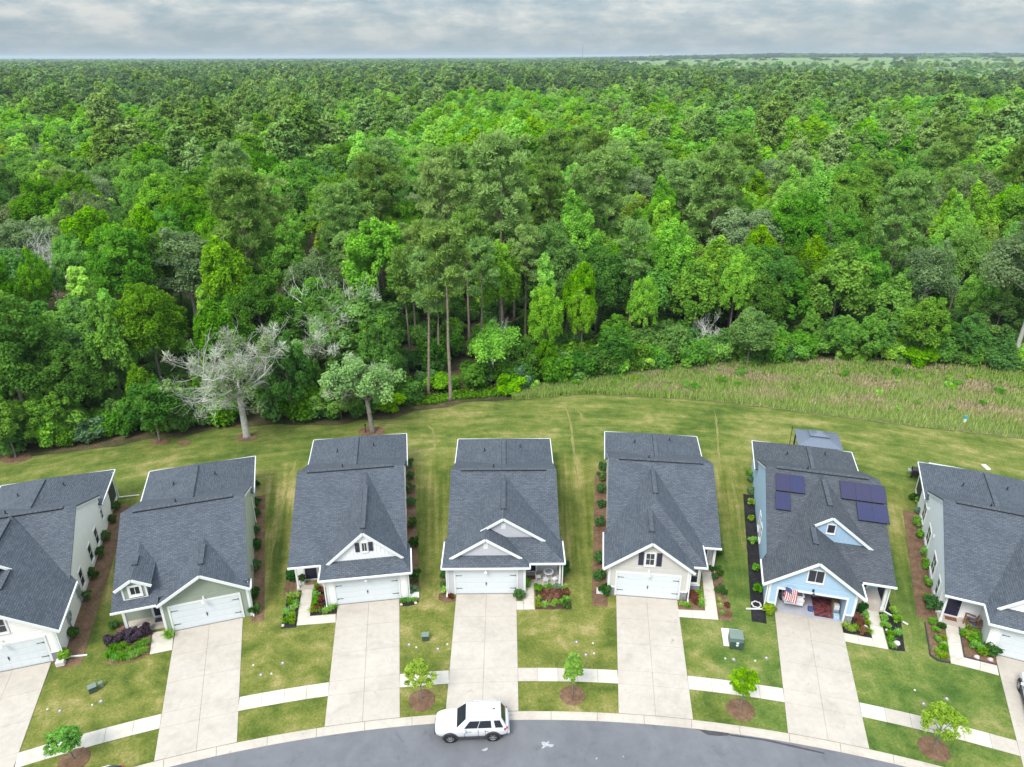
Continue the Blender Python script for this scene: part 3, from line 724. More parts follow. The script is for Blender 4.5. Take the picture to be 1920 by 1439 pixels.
def front_door(root, x, y, w=0.95, mat='navy'):
    f = MB(); f.box(x - w/2 - 0.12, y - 0.06, 0.12, x - w/2, y, 2.3); f.box(x + w/2, y - 0.06, 0.12, x + w/2 + 0.12, y, 2.3); f.box(x - w/2 - 0.12, y - 0.065, 2.2, x + w/2 + 0.12, y, 2.36); f.box(x - w/2 - .12, y - .10, .12, x + w/2 + .12, y, .16)
    fr = f.build('door_frame', M['white'], root)
    d = MB().box(x - w/2, y - 0.03, 0.16, x + w/2, y - 0.005, 2.2).build('front_door', M[mat], root)
    b = MB()
    for i in range(2):
        for j in range(3): b.box(x - w/2 + 0.10 + i * (w/2 - 0.03), y - 0.045, 0.32 + j * 0.63, x - w/2 + 0.10 + i * (w/2 - 0.03) + w/2 - 0.18, y - 0.03, 0.32 + j * 0.63 + 0.5)
    b.build('door_panel', M['glass'] if mat == 'screen' else M[mat], d)
    MB().lathe([(0.0, -0.09), (0.035, -0.08), (0.035, -0.05), (0.012, -0.03)], 8, 'y', (x + w/2 - 0.08, y, 1.05)).build('door_handle', M['chrome'], d)
def column(root, x, y, zt, s=0.15):
    b = MB(); b.box(x - s/2, y - s/2, 0.12, x + s/2, y + s/2, zt); b.box(x - s/2 - .03, y - s/2 - .03, .121, x + s/2 + .03, y + s/2 + .03, .30); b.box(x - s/2 - .03, y - s/2 - .03, zt - .16, x + s/2 + .03, y + s/2 + .03, zt - 0.002)
    b.build('porch_column', M['white'], root)

def house(n, label, wall, spec):
    (ox, oy), a = HS[n]
    root = empty('house', (ox, oy, 0), R(a), label, 'house', 'houses along the curved street')
    W = M[wall]; xl, xr = spec['xl'], spec['xr']; yr, zr, p, ye = spec['yr'], spec['zr'], spec['p'], spec['ye']; yb = spec['yrear']; pb = 0.46
    gx0, gx1 = spec.get('garage', (-3.1, 3.1)); pl = spec['porch']        # porch: (x0, x1, y_floor_front, y_back)
    ybk = yr + 6.0
    # --- walls
    b = MB()
    b.box(xl, spec['ybody'], -0.1, xr, yb - 0.4, 2.98)
    if not spec.get('open'): b.box(gx0, 0.0, -0.1, gx1, spec['ybody'] - 0.002, 2.98)
    else:
        b.box(gx0, 0.0, -0.1, -2.44, spec['ybody'] - 0.002, 2.98); b.box(2.44, 0.0, -0.1, gx1, spec['ybody'] - 0.002, 2.98); b.box(-2.438, 0.0, 2.26, 2.438, spec['ybody'] - 0.002, 2.98)
    for x, s in ((xl, 0.0), (xr - 0.14, 0.0)):     # main gable ends above the eaves
        y0 = yr - (zr - 0.12 - 2.985) / p; y1 = ybk - 0.25; y0 = max(y0, spec.get('ygable', -9))
        zk = zr - .14 - pb * (y1 - yr); pts = [(x, y0, 2.985), (x, y1, 2.985), (x, y1, zk), (x, yr, zr - 0.14)]
        z0 = zr - 0.12 - p * (yr - y0)
        if z0 > 3.05: pts = [(x, y0, 2.985), (x, y1, 2.985), (x, y1, zk), (x, yr, zr - 0.14), (x, y0, z0)]
        b.solid(pts, (0.14, 0, 0))
    b.box(xl + .15, ybk - .38, 2.985, xr - .15, ybk - .26, zr - .16 - pb * 5.7)
    b.build('wall', W, root)
    sd = MB()
    for side in spec.get('sides', []):
        x, nn = (xl, LN) if side == 'l' else (xr, RN)
        siding(sd, (x, 0, 0), YU, nn, [(spec['ybody'] if (side == 'l' and gx0 > xl + .5) or (side == 'r' and gx1 < xr - .5) else 0.02, 0.02), (yb - 0.42, 0.02), (yb - 0.42, 2.95), (ybk - 0.3, 2.97), (ybk - .3, zr - .2 - pb * 5.7), (yr, zr - 0.2), (max(yr - (zr - 3.2) / p, 0.02), 2.97), (0.02 if not ((side == 'l' and gx0 > xl + .5) or (side == 'r' and gx1 < xr - .5)) else spec['ybody'], 2.95)], 0.2)
    st = spec.get('stone', 0)
    for poly in spec.get('front', []): siding(sd, (0, 0, 0), XU, FN, poly, 0.22)
    for y, poly in spec.get('faces', []):
        wl = MB(); wl.solid([(x, y, z) for x, z in poly], (0, 0.12, 0)); wl.build('gable_wall', W, root)
        if spec.get('battens'): battens(sd, (0, y, 0), XU, FN, poly)
        else: siding(sd, (0, y, 0), XU, FN, poly, 0.22)
    if spec['ybody'] > 0.5: siding(sd, (0, spec['ybody'], 0), XU, FN, [(pl[0] + 0.05, 0.14), (pl[1] - 0.05, 0.14), (pl[1] - 0.05, 2.9), (pl[0] + 0.05, 2.9)], 0.22)
    tag(sd.build('siding', W, root), kind='stuff')
    # --- roof
    r = MB(); x0, x1 = xl - 0.16, xr + 0.16
    fm = lambda x, y: zr - p * (yr - y); fb = lambda x, y: zr - pb * (y - yr)
    mp = spec.get('mainpoly', [(x0, ye), (x1, ye), (x1, yr), (x0, yr)])
    sl(r, mp, fm); sl(r, [(x0, yr), (x1, yr), (x1, ybk), (x0, ybk)], fb)
    xm = (xl + xr) / 2; e0, e1 = xl - 0.34, xr + 0.34; zrr = 4.85; q = (zrr - 2.95) / (xm - e0); ys = yr + 1.6; yh = yb - 3.3
    sl(r, [(e0, ybk - 0.9), (e0, yb), (xm, yh), (xm, ys), (x0, ys)] if False else [(e0, ybk - 0.6), (e0, yb), (xm, yh), (xm, ys), (xl + 1.0, ys), (xl + 0.2, ybk - 0.6)], lambda x, y: 2.95 + q * (x - e0))
    sl(r, [(e1, ybk - 0.6), (e1, yb), (xm, yh), (xm, ys), (xr - 1.0, ys), (xr - 0.2, ybk - 0.6)], lambda x, y: 2.95 + q * (e1 - x))
    sl(r, [(e0, yb), (e1, yb), (xm, yh)], lambda x, y: 2.95 + (zrr - 2.95) / (yb - yh) * (yb - y))
    for xy, f in spec['slopes']: sl(r, xy, f)
    rf = r.build('roof', M['shingle'], root, uv=True); rf.color = spec.get('roofcol', (1, 1, 1, 1))
    vent(rf, (x0 + 0.9, yr, zr), (x1 - 0.9, yr, zr), 0.34)
    vent(rf, (xm, ys + 1.2, zrr), (xm, yh - 0.3, zrr))
    for pa in spec['vents']: vent(rf, *pa)
    pipe(rf, xm - 1.9, yr + 7.0, 4.1); pipe(rf, xm + 1.6, yr + 7.6, 4.2); pipe(rf, xm - .9, yr + 1.5, zr - pb * 1.5)
    # --- eaves: gutters, fascia, rakes
    def strip(nm, pa, qa, w, h): MB().bar(pa, qa, w, h).build(nm, M['white'], root)
    for s, x in ((-1, e0), (1, e1)): strip('gutter', (x - s * 0.01, ybk - 0.6, 2.90), (x - s * 0.01, yb + 0.02, 2.90), 0.10, 0.13)
    strip('gutter', (e0, yb + 0.03, 2.90), (e1, yb + 0.03, 2.90), 0.10, 0.13)
    for pa, qa in spec['gutters']: strip('gutter', pa, qa, 0.11, 0.14)
    for s, x in ((-1, x0), (1, x1)):
        x -= s * .05; strip('fascia', (x, yr, zr - 0.23), (x, ybk, zr - .23 - pb * 6.0), 0.05, 0.18)
        ya = min(pp[1] for pp in mp if abs(pp[0] - x) < 0.3); strip('fascia', (x, ya, fm(0, ya) - 0.23), (x, yr, zr - 0.23), 0.05, 0.18)
    for pa, qa in spec['rakes']: strip('fascia', pa, qa, 0.07, 0.21)
    # --- doors, windows, trim
    for x in (gx0 + 0.02, gx1 - 0.02): MB().box(x - 0.09, -0.055, 0.0 if not st else 0.83, x + 0.09, 0.03, 2.95).build('corner_trim', M['white'], root)
    if not spec.get('open'): garage_door(root)
    lamp(root, 0.0, -0.03, 2.38, spec.get('lamp', 'white'))
    if st:
        stones(root, gx0, -2.58, 0.8, (0, 0, 0), XU, FN); stones(root, 2.58, gx1, 0.8, (0, 0, 0), XU, FN)
    fl = MB().box(pl[0], pl[2], -0.05, pl[1], pl[3] - 0.002, 0.12).build('porch_floor', M['concrete'], root)
    return root, rf

def plane(x0, z0, s): return lambda x, y: z0 + s * (x - x0)
def yplane(y0, z0, s): return lambda x, y: z0 + s * (y - y0)
FRONTB = lambda x0, x1, zt, st=0.0: [[(x0, st), (-2.57, st), (-2.57, zt), (x0, zt)], [(2.57, st), (x1, st), (x1, zt), (2.57, zt)], [(-2.57, 2.43), (2.57, 2.43), (2.57, zt), (-2.57, zt)]]
def side_windows(root, x, nn, items, h=1.45, z=1.45, double=False):
    for it in items:
        y, w, zz, hh = it if len(it) == 4 else (*it, z, h)
        window(root, (x, y, zz), YU, nn, w, hh, (1, 1) if w > 1.2 else (0, 1), sash=True)

# ---------- house 4 (centre, lavender grey, two small gables)
s = 0.65
L4 = plane(-3.45, 2.95, s); R4 = lambda x, y: 2.95 + s * (6.25 - x); G4 = lambda x, y: 2.95 + s * (3.45 - x)
h4, h4r = house(4, 'lavender grey house with two small gables and a bistro set on its porch', 'siding_lavender', dict(
    xl=-3.1, xr=5.9, yr=8.75, zr=6.3, p=0.54, ye=2.6, yrear=20.25, ybody=2.6, porch=(3.02, 5.95, 0.45, 2.6), sides=['l', 'r'],
    mainpoly=[(-3.26, 2.6), (6.06, 2.6), (6.06, 8.75), (-3.26, 8.75)],
    front=FRONTB(-3.05, 3.05, 2.9),
    faces=[(0.42, [(-2.45, 3.45), (2.45, 3.45), (0, 5.04)]), (1.9, [(-1.3, 4.1), (4.35, 4.0), (1.4, 5.92)])],
    slopes=[([(-3.45, -.45), (-2.8, .2), (0, .2), (0, 1.65), (1.4, 1.65), (1.4, 8.6), (-3.45, 8.6 if False else 3.2)], L4),
            ([(0, .2), (2.8, .2), (3.45, -.45), (3.45, .9), (0, 4.4)], G4),
            ([(-3.45, -.45), (3.45, -.45), (2.55, .46), (-2.55, .46)], yplane(-.45, 2.95, s)),
            ([(0.5, .1), (6.25, .1), (4.35, 1.95), (0.5, 1.95)], yplane(.1, 2.95, s)),
            ([(6.25, .1), (6.25, 3.2), (1.4, 8.6), (1.4, 1.65), (4.7, 1.65)], R4)],
    vents=[((1.4, 3.0, 6.1), (1.4, 7.3, 6.1))],
    gutters=[((-3.5, -.5, 2.88), (3.5, -.5, 2.88)), ((-3.5, -.5, 2.88), (-3.5, 2.9, 2.88)), ((3.5, -.5, 2.88), (3.5, .05, 2.88)), ((3.5, .05, 2.88), (6.3, .05, 2.88)), ((6.3, .05, 2.88), (6.3, 2.9, 2.88))],
    rakes=[((-2.85, .17, 3.30), (0, .17, 5.13)), ((2.85, .17, 3.30), (0, .17, 5.13)), ((-0.4, 1.62, 4.87), (1.4, 1.62, 6.04)), ((4.75, 1.62, 3.86), (1.4, 1.62, 6.04))]))
MB().box(-.18, .37, 4.15, .18, .42, 4.75).build('gable_vent', M['white'], h4); MB().box(1.22, 1.85, 4.95, 1.58, 1.9, 5.55).build('gable_vent', M['white'], h4)
front_door(h4, 3.6, 2.57, .95); column(h4, 5.95, .62, 2.88); window(h4, (4.9, 2.57, 1.65), XU, FN, 1.2, 1.3, (1, 1))
downspout(h4, -3.16, -.10, 2.7, 1, .4); downspout(h4, 6.15, .5, 2.7, 1, .3)
b = MB(); b.box(-3.3, .35, 1.2, -3.1, .65, 1.45); b.build('meter_box', M['grey_metal'], h4)

# ---------- houses 3 and 7 (white, board and batten gable, porch on the left)
def farm(n, label, yrear, yr, ybody, ye, wall):
    s = 0.9; Lp = plane(-3.5, 3.0, s); Rp = lambda x, y: 3.0 + s * (3.5 - x)
    po = (-5.85, -3.12, 1.9 if n == 7 else 2.1, ybody)
    return house(n, label, wall, dict(xl=-5.9, xr=3.1, yr=yr, zr=6.3, p=(3.3 - .05) / (yr - ye), ye=ye, yrear=yrear, ybody=ybody, ygable=ybody, porch=po, battens=True,
      sides=['r'] if n == 3 else ['l'], front=FRONTB(-3.05, 3.05, 2.9), faces=[(.85, [(-2.75, 3.5), (2.75, 3.5), (0, 5.96)])],
      slopes=[([(-3.5, -.6), (-2.9, .65), (0, .65), (0, yr - .2), (-3.5, 2.6)], Lp), ([(3.5, -.6), (2.9, .65), (0, .65), (0, yr - .2), (3.5, 2.6)], Rp),
              ([(-3.5, -.6), (3.5, -.6), (2.8, .9), (-2.8, .9)], yplane(-.6, 3.0, .38))],
      vents=[((0, 1.3, 6.15), (0, 7.4, 6.15))],
      gutters=[((-3.55, -.65, 2.93), (3.55, -.65, 2.93)), ((-3.55, -.65, 2.93), (-3.55, ye, 2.93)), ((3.55, -.65, 2.93), (3.55, 2.4, 2.93)), ((-6.1, ye - .05, 2.98), (-3.55, ye - .05, 2.98))],
      rakes=[((-2.95, .62, 3.42), (0, .62, 6.08)), ((2.95, .62, 3.42), (0, .62, 6.08))]))
h3, h3r = farm(3, 'white house with plank shutters in its gable and a potted plant by the door', 22.1, 10.15, 3.3, 1.25, 'siding_white')
f = window(h3, (0.02, .85, 4.72), XU, FN, .36, .78, (1, 0), fw=.07)
b = MB()
for k in range(3): b.box(-.17 + k * .115, -.03, -.43, -.17 + k * .115 + .10, 0, .43)
b.box(-.17, -.05, -.30, .165, -.03, -.18); b.box(-.17, -.05, .18, .165, -.03, .30); shm = b.mesh('shutter', M['shutter'])
for x in (-.52, .52): link('shutter', shm, h3, (x, .82, 4.72))
front_door(h3, -4.75, 3.27, .95); column(h3, -5.72, 2.3, 2.95); downspout(h3, -3.25, -.12, 2.75, 1, .2); downspout(h3, 3.25, -.1, 2.75, 1, .3)
h7, h7r = farm(7, 'white house at the right edge with two wooden chairs on its porch', 22.2, 9.8, 3.1, 1.45, 'siding_white')
front_door(h7, -4.95, 3.07, .95); column(h7, -5.72, 2.15, 2.95)
window(h7, (0.02, .85, 4.72), XU, FN, .36, .78, (1, 0), fw=.07)
for x in (-.52, .52): link('shutter', shm, h7, (x, .82, 4.72))
side_windows(h7, -5.9, LN, [(15.4, 1.5), (11.6, 1.5), (7.4, 1.5), (4.5, .8)])
MB().box(-5.96, 18.8, .5, -5.9, 21.2, 2.5).build('porch_screen', M['screen'], h7)
for y in (16.9, 14.0, 9.7): MB().box(-6.02, y, 2.5, -5.9, y + .22, 2.72).build('wall_vent', M['white'], h7)
b = MB(); b.box(-5.3, 22.22, 2.94, -2.0, 22.42, 3.0); b.build('roof_flashing', M['white'], h7)

# ---------- house 2 (sage green with dormer)
s = .62; Lg = plane(-3.1, 2.95, s); Rg = lambda x, y: 2.95 + s * (3.35 - x)
h2, h2r = house(2, 'sage green house with a windowed dormer and purple shrubs in front', 'siding_sage', dict(
    xl=-6.0, xr=3.1, yr=7.7, zr=6.3, p=.405, ye=-.35, mainpoly=[(-6.16, -.35), (-3.02, -.35), (-3.02, .2), (3.26, .2), (3.26, 7.7), (-6.16, 7.7)], yrear=20.0, ybody=2.0, porch=(-5.95, -3.05, .55, 2.0), sides=['r', 'l'], garage=(-3.0, 3.1), ygable=.6,
    front=FRONTB(-2.95, 3.05, 2.9), faces=[(0.0, [(-2.9, 2.98), (3.05, 2.98), (.12, 4.78)])],
    slopes=[([(-3.1, -.45), (.12, -.45), (.12, 4.9), (-3.1, .6)], Lg), ([(3.35, -.45), (.12, -.45), (.12, 4.9), (3.35, .6)], Rg),
            ([(-5.72, .25), (-4.52, .25), (-4.52, 5.0), (-5.72, 3.0)], plane(-4.52, 5.15, .62)), ([(-3.32, .25), (-4.52, .25), (-4.52, 5.0), (-3.32, 3.0)], lambda x, y: 5.15 - .62 * (x + 4.52))],
    vents=[((.12, .9, 4.95), (.12, 3.4, 4.95)), ((-4.52, 2.0, 5.15), (-4.52, 3.2, 5.15))],
    gutters=[((-6.2, -.42, 2.97), (-3.15, -.42, 2.97)), ((3.42, -.4, 2.88), (3.42, .7, 2.88))],
    rakes=[((-3.15, -.48, 2.86), (.12, -.48, 4.88)), ((3.4, -.48, 2.86), (.12, -.48, 4.88)), ((-5.76, .22, 4.34), (-4.52, .22, 5.09)), ((-3.28, .22, 4.34), (-4.52, .22, 5.09))]))
dm = MB(); dm.solid([(-5.32, .45, 3.2), (-3.72, .45, 3.2), (-3.72, .45, 4.5), (-4.52, .45, 5.0), (-5.32, .45, 4.5)], (0, 2.4, 0)); dmo = dm.build('dormer', M['siding_sage'], h2)
b = MB(); siding(b, (0, .45, 0), XU, FN, [(-5.3, 3.3), (-3.74, 3.3), (-3.74, 4.5), (-4.52, 4.98), (-5.3, 4.5)], .2); tag(b.build('siding', M['siding_sage'], dmo), kind='stuff')
for bx in ((-5.36, .39, 3.2, -5.24, .45, 4.45), (-3.80, .39, 3.2, -3.68, .45, 4.45), (-5.23, .385, 3.22, -3.81, .45, 3.36)): MB().box(*bx).build('corner_trim', M['white'], dmo)
window(dmo, (-4.46, .45, 4.05), XU, FN, .62, .66, (1, 0), fw=.17)
front_door(h2, -3.62, 1.97, .85); column(h2, -5.75, .8, 2.9, .2); MB().box(-4.2, 1.95, 0.2, -4.05, 2.0, 2.4).build('corner_trim', M['white'], h2)
MB().box(-5.8, .42, 2.62, -3.05, .58, 2.94).build('porch_beam', M['white'], h2)
b = MB(); b.box(3.1, 4.0, 1.1, 3.28, 4.4, 1.75); b.build('meter_box', M['grey_metal'], h2); downspout(h2, 3.22, .05, 2.75, 1, .3)
b = MB(); b.tube([(3.2, 12.5, 2.9), (3.22, 12.5, .1)], .04, 6); b.build('downspout', M['white'], h2)

# ---------- house 5 (greige, gable with dark shutters)
s = .75; L5 = plane(-3.55, 2.95, s)
h5, h5r = house(5, 'greige house with dark shutters in its front gable and a bay beside the garage', 'siding_greige', dict(
    xl=-3.15, xr=5.85, yr=10.9, zr=6.3, p=.44, ye=3.2, yrear=22.0, ybody=5.4, porch=(3.4, 5.9, 3.6, 5.4), sides=['l'], stone=1,
    front=FRONTB(-3.05, 3.05, 2.9, .86), faces=[(0.0, [(-3.1, 2.98), (3.05, 2.98), (3.05, 3.2), (.05, 5.48), (-3.1, 3.1)])],
    slopes=[([(-3.55, -.45), (.05, -.45), (.05, 4.35), (.6, 4.9), (.6, 10.6), (-3.55, 4.2)], L5),
            ([(.05, -.45), (3.45, -.45), (3.45, 1.6), (.05, 5.2)], lambda x, y: 5.65 - s * (x - .05)),
            ([(.6, 4.9), (4.5, .5), (4.5, 4.2), (.6, 10.6)], lambda x, y: 6.06 - .785 * (x - .6)),
            ([(.6, 4.9), (4.5, .5), (2.2, .5), (.05, 4.33)], yplane(.5, 3.0, .695))],
    vents=[((.6, 5.9, 6.06), (.6, 9.7, 6.06)), ((.05, 1.0, 5.65), (.05, 4.0, 5.65))],
    gutters=[((-3.6, -.45, 2.88), (-3.6, 4.2, 2.88)), ((4.55, .45, 2.9), (4.55, 3.3, 2.9)), ((3.4, .45, 2.9), (4.6, .45, 2.9)), ((4.5, 3.15, 2.82), (6.05, 3.15, 2.82))],
    rakes=[((-3.6, -.48, 2.83), (.05, -.48, 5.56)), ((3.5, -.48, 3.0), (.05, -.48, 5.56))]))
window(h5, (0, 0, 3.80), XU, FN, .62, 1.08, (1, 1), fw=.13)
b = MB(); b.box(-.2, -.04, -.62, .2, 0, .62)
for k in range(9): b.box(-.15, -.055, -.55 + k * .125, .15, -.04, -.55 + k * .125 + .09)
sh5 = b.mesh('shutter', M['shutter'])
for x in (-.70, .70): link('shutter', sh5, h5, (x, -.03, 3.80))
b = MB(); b.box(3.1, .95, -.05, 4.2, 5.39, 2.97); b.build('bay_wall', M['siding_greige'], h5)
window(h5, (3.65, .95, 1.75), XU, FN, .6, 1.3, (0, 1)); stones(h5, 3.12, 4.2, .8, (0, .95, 0), XU, FN)
column(h5, 5.68, 3.95, 2.82, .2); downspout(h5, 3.22, -.12, 2.9, 1, .4); front_door(h5, 4.9, 5.37, .9)

# ---------- houses 6 and 1 (big gable with a second one stepping up behind it)
s6 = .73; L6 = plane(-3.65, 2.88, s6)
h6, h6r = house(6, 'light blue house with solar panels on its roof and an open garage', 'siding_blue', dict(
    xl=-3.15, xr=5.85, yr=11.1, zr=6.55, p=.365, ye=1.4, yrear=22.3, ybody=4.6, ygable=4.6, porch=(3.2, 5.85, 1.9, 4.6), sides=['l'], stone=1, open=True, lamp='black',
    front=FRONTB(-3.05, 3.05, 2.9, .86), faces=[(0.0, [(-3.1, 2.98), (3.05, 2.98), (3.05, 3.12), (-.05, 5.36), (-3.1, 3.1)])],
    slopes=[([(-3.65, -.45), (-.05, -.45), (-.05, 4.3), (1.35, 4.3), (1.35, 10.8), (-3.65, 2.4)], L6),
            ([(-.05, -.45), (3.6, -.45), (3.6, 2.6), (-.05, 7.4)], lambda x, y: 5.508 - s6 * (x + .05)),
            ([(1.35, 4.3), (5.1, 4.3), (5.1, 5.0), (1.35, 10.8)], lambda x, y: 6.53 - .75 * (x - 1.35))],
    vents=[((1.35, 6.0, 6.53), (1.35, 10.0, 6.53)), ((-.05, 1.9, 5.51), (-.05, 4.1, 5.51))],
    gutters=[((-3.7, -.45, 2.82), (-3.7, 2.5, 2.82)), ((3.66, -.45, 2.78), (3.66, 1.4, 2.78)), ((3.66, 1.34, 2.95), (6.05, 1.34, 2.95))],
    rakes=[((-3.7, -.48, 2.76), (-.05, -.48, 5.41)), ((3.66, -.48, 2.74), (-.05, -.48, 5.41)), ((.15, 4.27, 5.56), (1.35, 4.27, 6.44)), ((5.15, 4.27, 3.60), (1.35, 4.27, 6.44))], roofcol=(0.86, 0.84, 0.80, 1)))
wl = MB(); wl.solid([(.1, 4.5, 5.3), (2.2, 4.5, 3.6), (4.95, 4.5, 3.6), (1.35, 4.5, 6.38)], (0, .12, 0)); wl.build('gable_wall', M['siding_blue'], h6)
b = MB(); battens(b, (0, 4.5, 0), XU, FN, [(.2, 5.2), (2.2, 3.7), (4.8, 3.7), (1.35, 6.3)], .32); tag(b.build('siding', M['siding_blue'], h6), kind='stuff')
window(h6, (1.4, 4.5, 5.35), XU, FN, .52, .75, (0, 0), pane='screen', fw=.09); window(h6, (-.02, 0, 3.95), XU, FN, 1.06, 1.06, (1, 0), pane='screen', fw=.10)
side_windows(h6, -3.15, LN, [(10.0, .9), (8.2, .8)]); front_door(h6, 4.5, 4.57, .95, 'screen'); column(h6, 5.68, 2.2, 2.95, .22)
downspout(h6, -3.28, -.14, 2.7, .15, 1.3, -1.0); downspout(h6, 5.8, 1.9, 2.8, .5, 1.9, .8)
fr = MB(); fr.box(-2.57, -0.075, 0, -2.44, 0.0, 2.26); fr.box(2.44, -0.075, 0, 2.57, 0.0, 2.26); fr.box(-2.57, -0.08, 2.26, 2.57, 0.0, 2.42); fr.build('door_frame', M['white'], h6)
MB().box(-2.42, -.05, 0, 2.42, 4.59, .035).build('garage_floor', M['garage_floor'], h6)
MB().box(-2.43, -.14, 0.0, 2.43, -.055, 0.06).build('threshold', M['concrete'], h6)
b = MB()
for k in range(4): b.box(-2.4, .25 + k * .56, 2.15, 2.4, .25 + k * .56 + .54, 2.2)
b.build('garage_door', M['door_white'], h6)
def panel_mat():
    m, t, bb = new_mat('solar_cells'); c = N(t, 'ShaderNodeTexCoord'); br = N(t, 'ShaderNodeTexBrick', offset=0.0, i_Scale=1.0)
    br.inputs['Brick Width'].default_value = .19; br.inputs['Row Height'].default_value = .10; br.inputs['Mortar Size'].default_value = .004
    oi = N(t, 'ShaderNodeObjectInfo'); base = mix_n(t, oi.outputs['Random'], (.014, .017, .088), (.022, .016, .070))
    br.inputs['Mortar'].default_value = (.004, .004, .02, 1); L(t, base, br.inputs['Color1']); L(t, base, br.inputs['Color2']); L(t, c.outputs['Object'], br.inputs['Vector'])
    L(t, br.outputs['Color'], bb.inputs['Base Color']); bb.inputs['Roughness'].default_value = .25; bb.inputs['Coat Weight'].default_value = .3
    return m
M['solar'] = panel_mat()
pm = MB(); pm.box(-.575, -.91, .0, .575, .91, .045); pmm = pm.mesh('solar_panel', M['solar']); fm_ = MB()
for sx in (-1, 1): fm_.box(min(sx*.575, sx*.59), -.925, -.06, max(sx*.575, sx*.59), .925, .05)
for sy in (-1, 1): fm_.box(-.575, min(sy*.91, sy*.925), -.06, .575, max(sy*.91, sy*.925), .05)
fmm = fm_.mesh('panel_frame', M['black'])
for x, y in [(-1.92, 9.42), (-.76, 9.42), (-1.98, 7.55), (3.28, 9.45), (4.46, 9.45), (5.64, 9.45), (4.42, 7.58), (5.60, 7.58)]:
    o = link('solar_panel', pmm, h6, (x, y, 6.55 - .365 * (11.1 - y) + .13)); o.rotation_euler = (math.atan(.365), 0, 0); link('panel_frame', fmm, o)

s1 = .72; R1 = lambda x, y: 2.95 + s1 * (3.65 - x)
h1, h1r = house(1, 'white house at the left edge with meters on its cream side wall', 'siding_cream', dict(
    xl=-5.9, xr=3.1, yr=10.4, zr=6.4, p=.58, ye=4.6, yrear=22.0, ybody=4.6, porch=(-5.9, -3.1, 1.9, 4.6), sides=['r'], stone=1,
    mainpoly=[(-6.06, 1.4), (-2.0, 1.4), (-2.0, 4.6), (3.26, 4.6), (3.26, 10.4), (-6.06, 10.4)],
    front=FRONTB(-3.05, 3.05, 2.9, .86), faces=[(0.0, [(-3.05, 2.98), (3.1, 2.98), (3.1, 3.1), (0, 5.38), (-3.05, 3.1)])],
    slopes=[([(3.65, -.45), (0, -.45), (0, 4.3), (-1.3, 4.3), (-1.3, 10.2), (3.65, 5.0)], R1), ([(0, -.45), (-3.65, -.45), (-3.65, 2.6), (0, 7.2)], plane(-3.65, 2.95, s1)),
            ([(-1.3, 4.3), (-5.0, 4.3), (-5.0, 5.4), (-1.3, 10.2)], lambda x, y: 6.51 - .75 * (-1.3 - x))],
    vents=[((-1.3, 6.0, 6.51), (-1.3, 9.6, 6.51)), ((0, 1.9, 5.58), (0, 4.1, 5.58))],
    gutters=[((3.7, -.45, 2.88), (3.7, 4.9, 2.88))],
    rakes=[((3.7, -.48, 2.83), (0, -.48, 5.48)), ((-3.7, -.48, 2.83), (0, -.48, 5.48)), ((.1, 4.27, 5.42), (-1.3, 4.27, 6.42)), ((-5.05, 4.27, 3.62), (-1.3, 4.27, 6.42))]))
window(h1, (0, 0, 3.95), XU, FN, 1.06, 1.1, (1, 1), fw=.12)
side_windows(h1, 3.1, RN, [(13.1, .85), (10.7, .85), (7.4, .85), (15.9, .55, 1.9, .9)])
MB().box(3.1, 19.2, .5, 3.16, 21.3, 2.5).build('porch_screen', M['screen'], h1)
b = MB(); b.box(3.1, 5.6, .9, 3.3, 6.2, 1.75); b.tube([(3.2, 5.9, .9), (3.2, 5.85, .05)], .04, 6); b.build('meter_box', M['grey_metal'], h1)
b = MB(); MB().box(3.1, 3.25, 1.05, 3.22, 3.45, 1.5).build('meter_box', M['grey_metal'], h1); b.box(3.1, 2.6, .95, 3.28, 3.05, 1.6); b.tube([(3.18, 2.8, .95), (3.2, 2.8, .05)], .05, 6); b.lathe([(.0, .10), (.12, .08), (.12, 0)], 12, 'x', (3.28, 2.82, 1.3)); b.build('meter_box', M['grey_metal'], h1)
downspout(h1, 3.25, -.05, 2.75, .1, 1.5, 1.0); downspout(h1, 3.3, 21.4, 2.8, -.0, 1.8, 1.0)
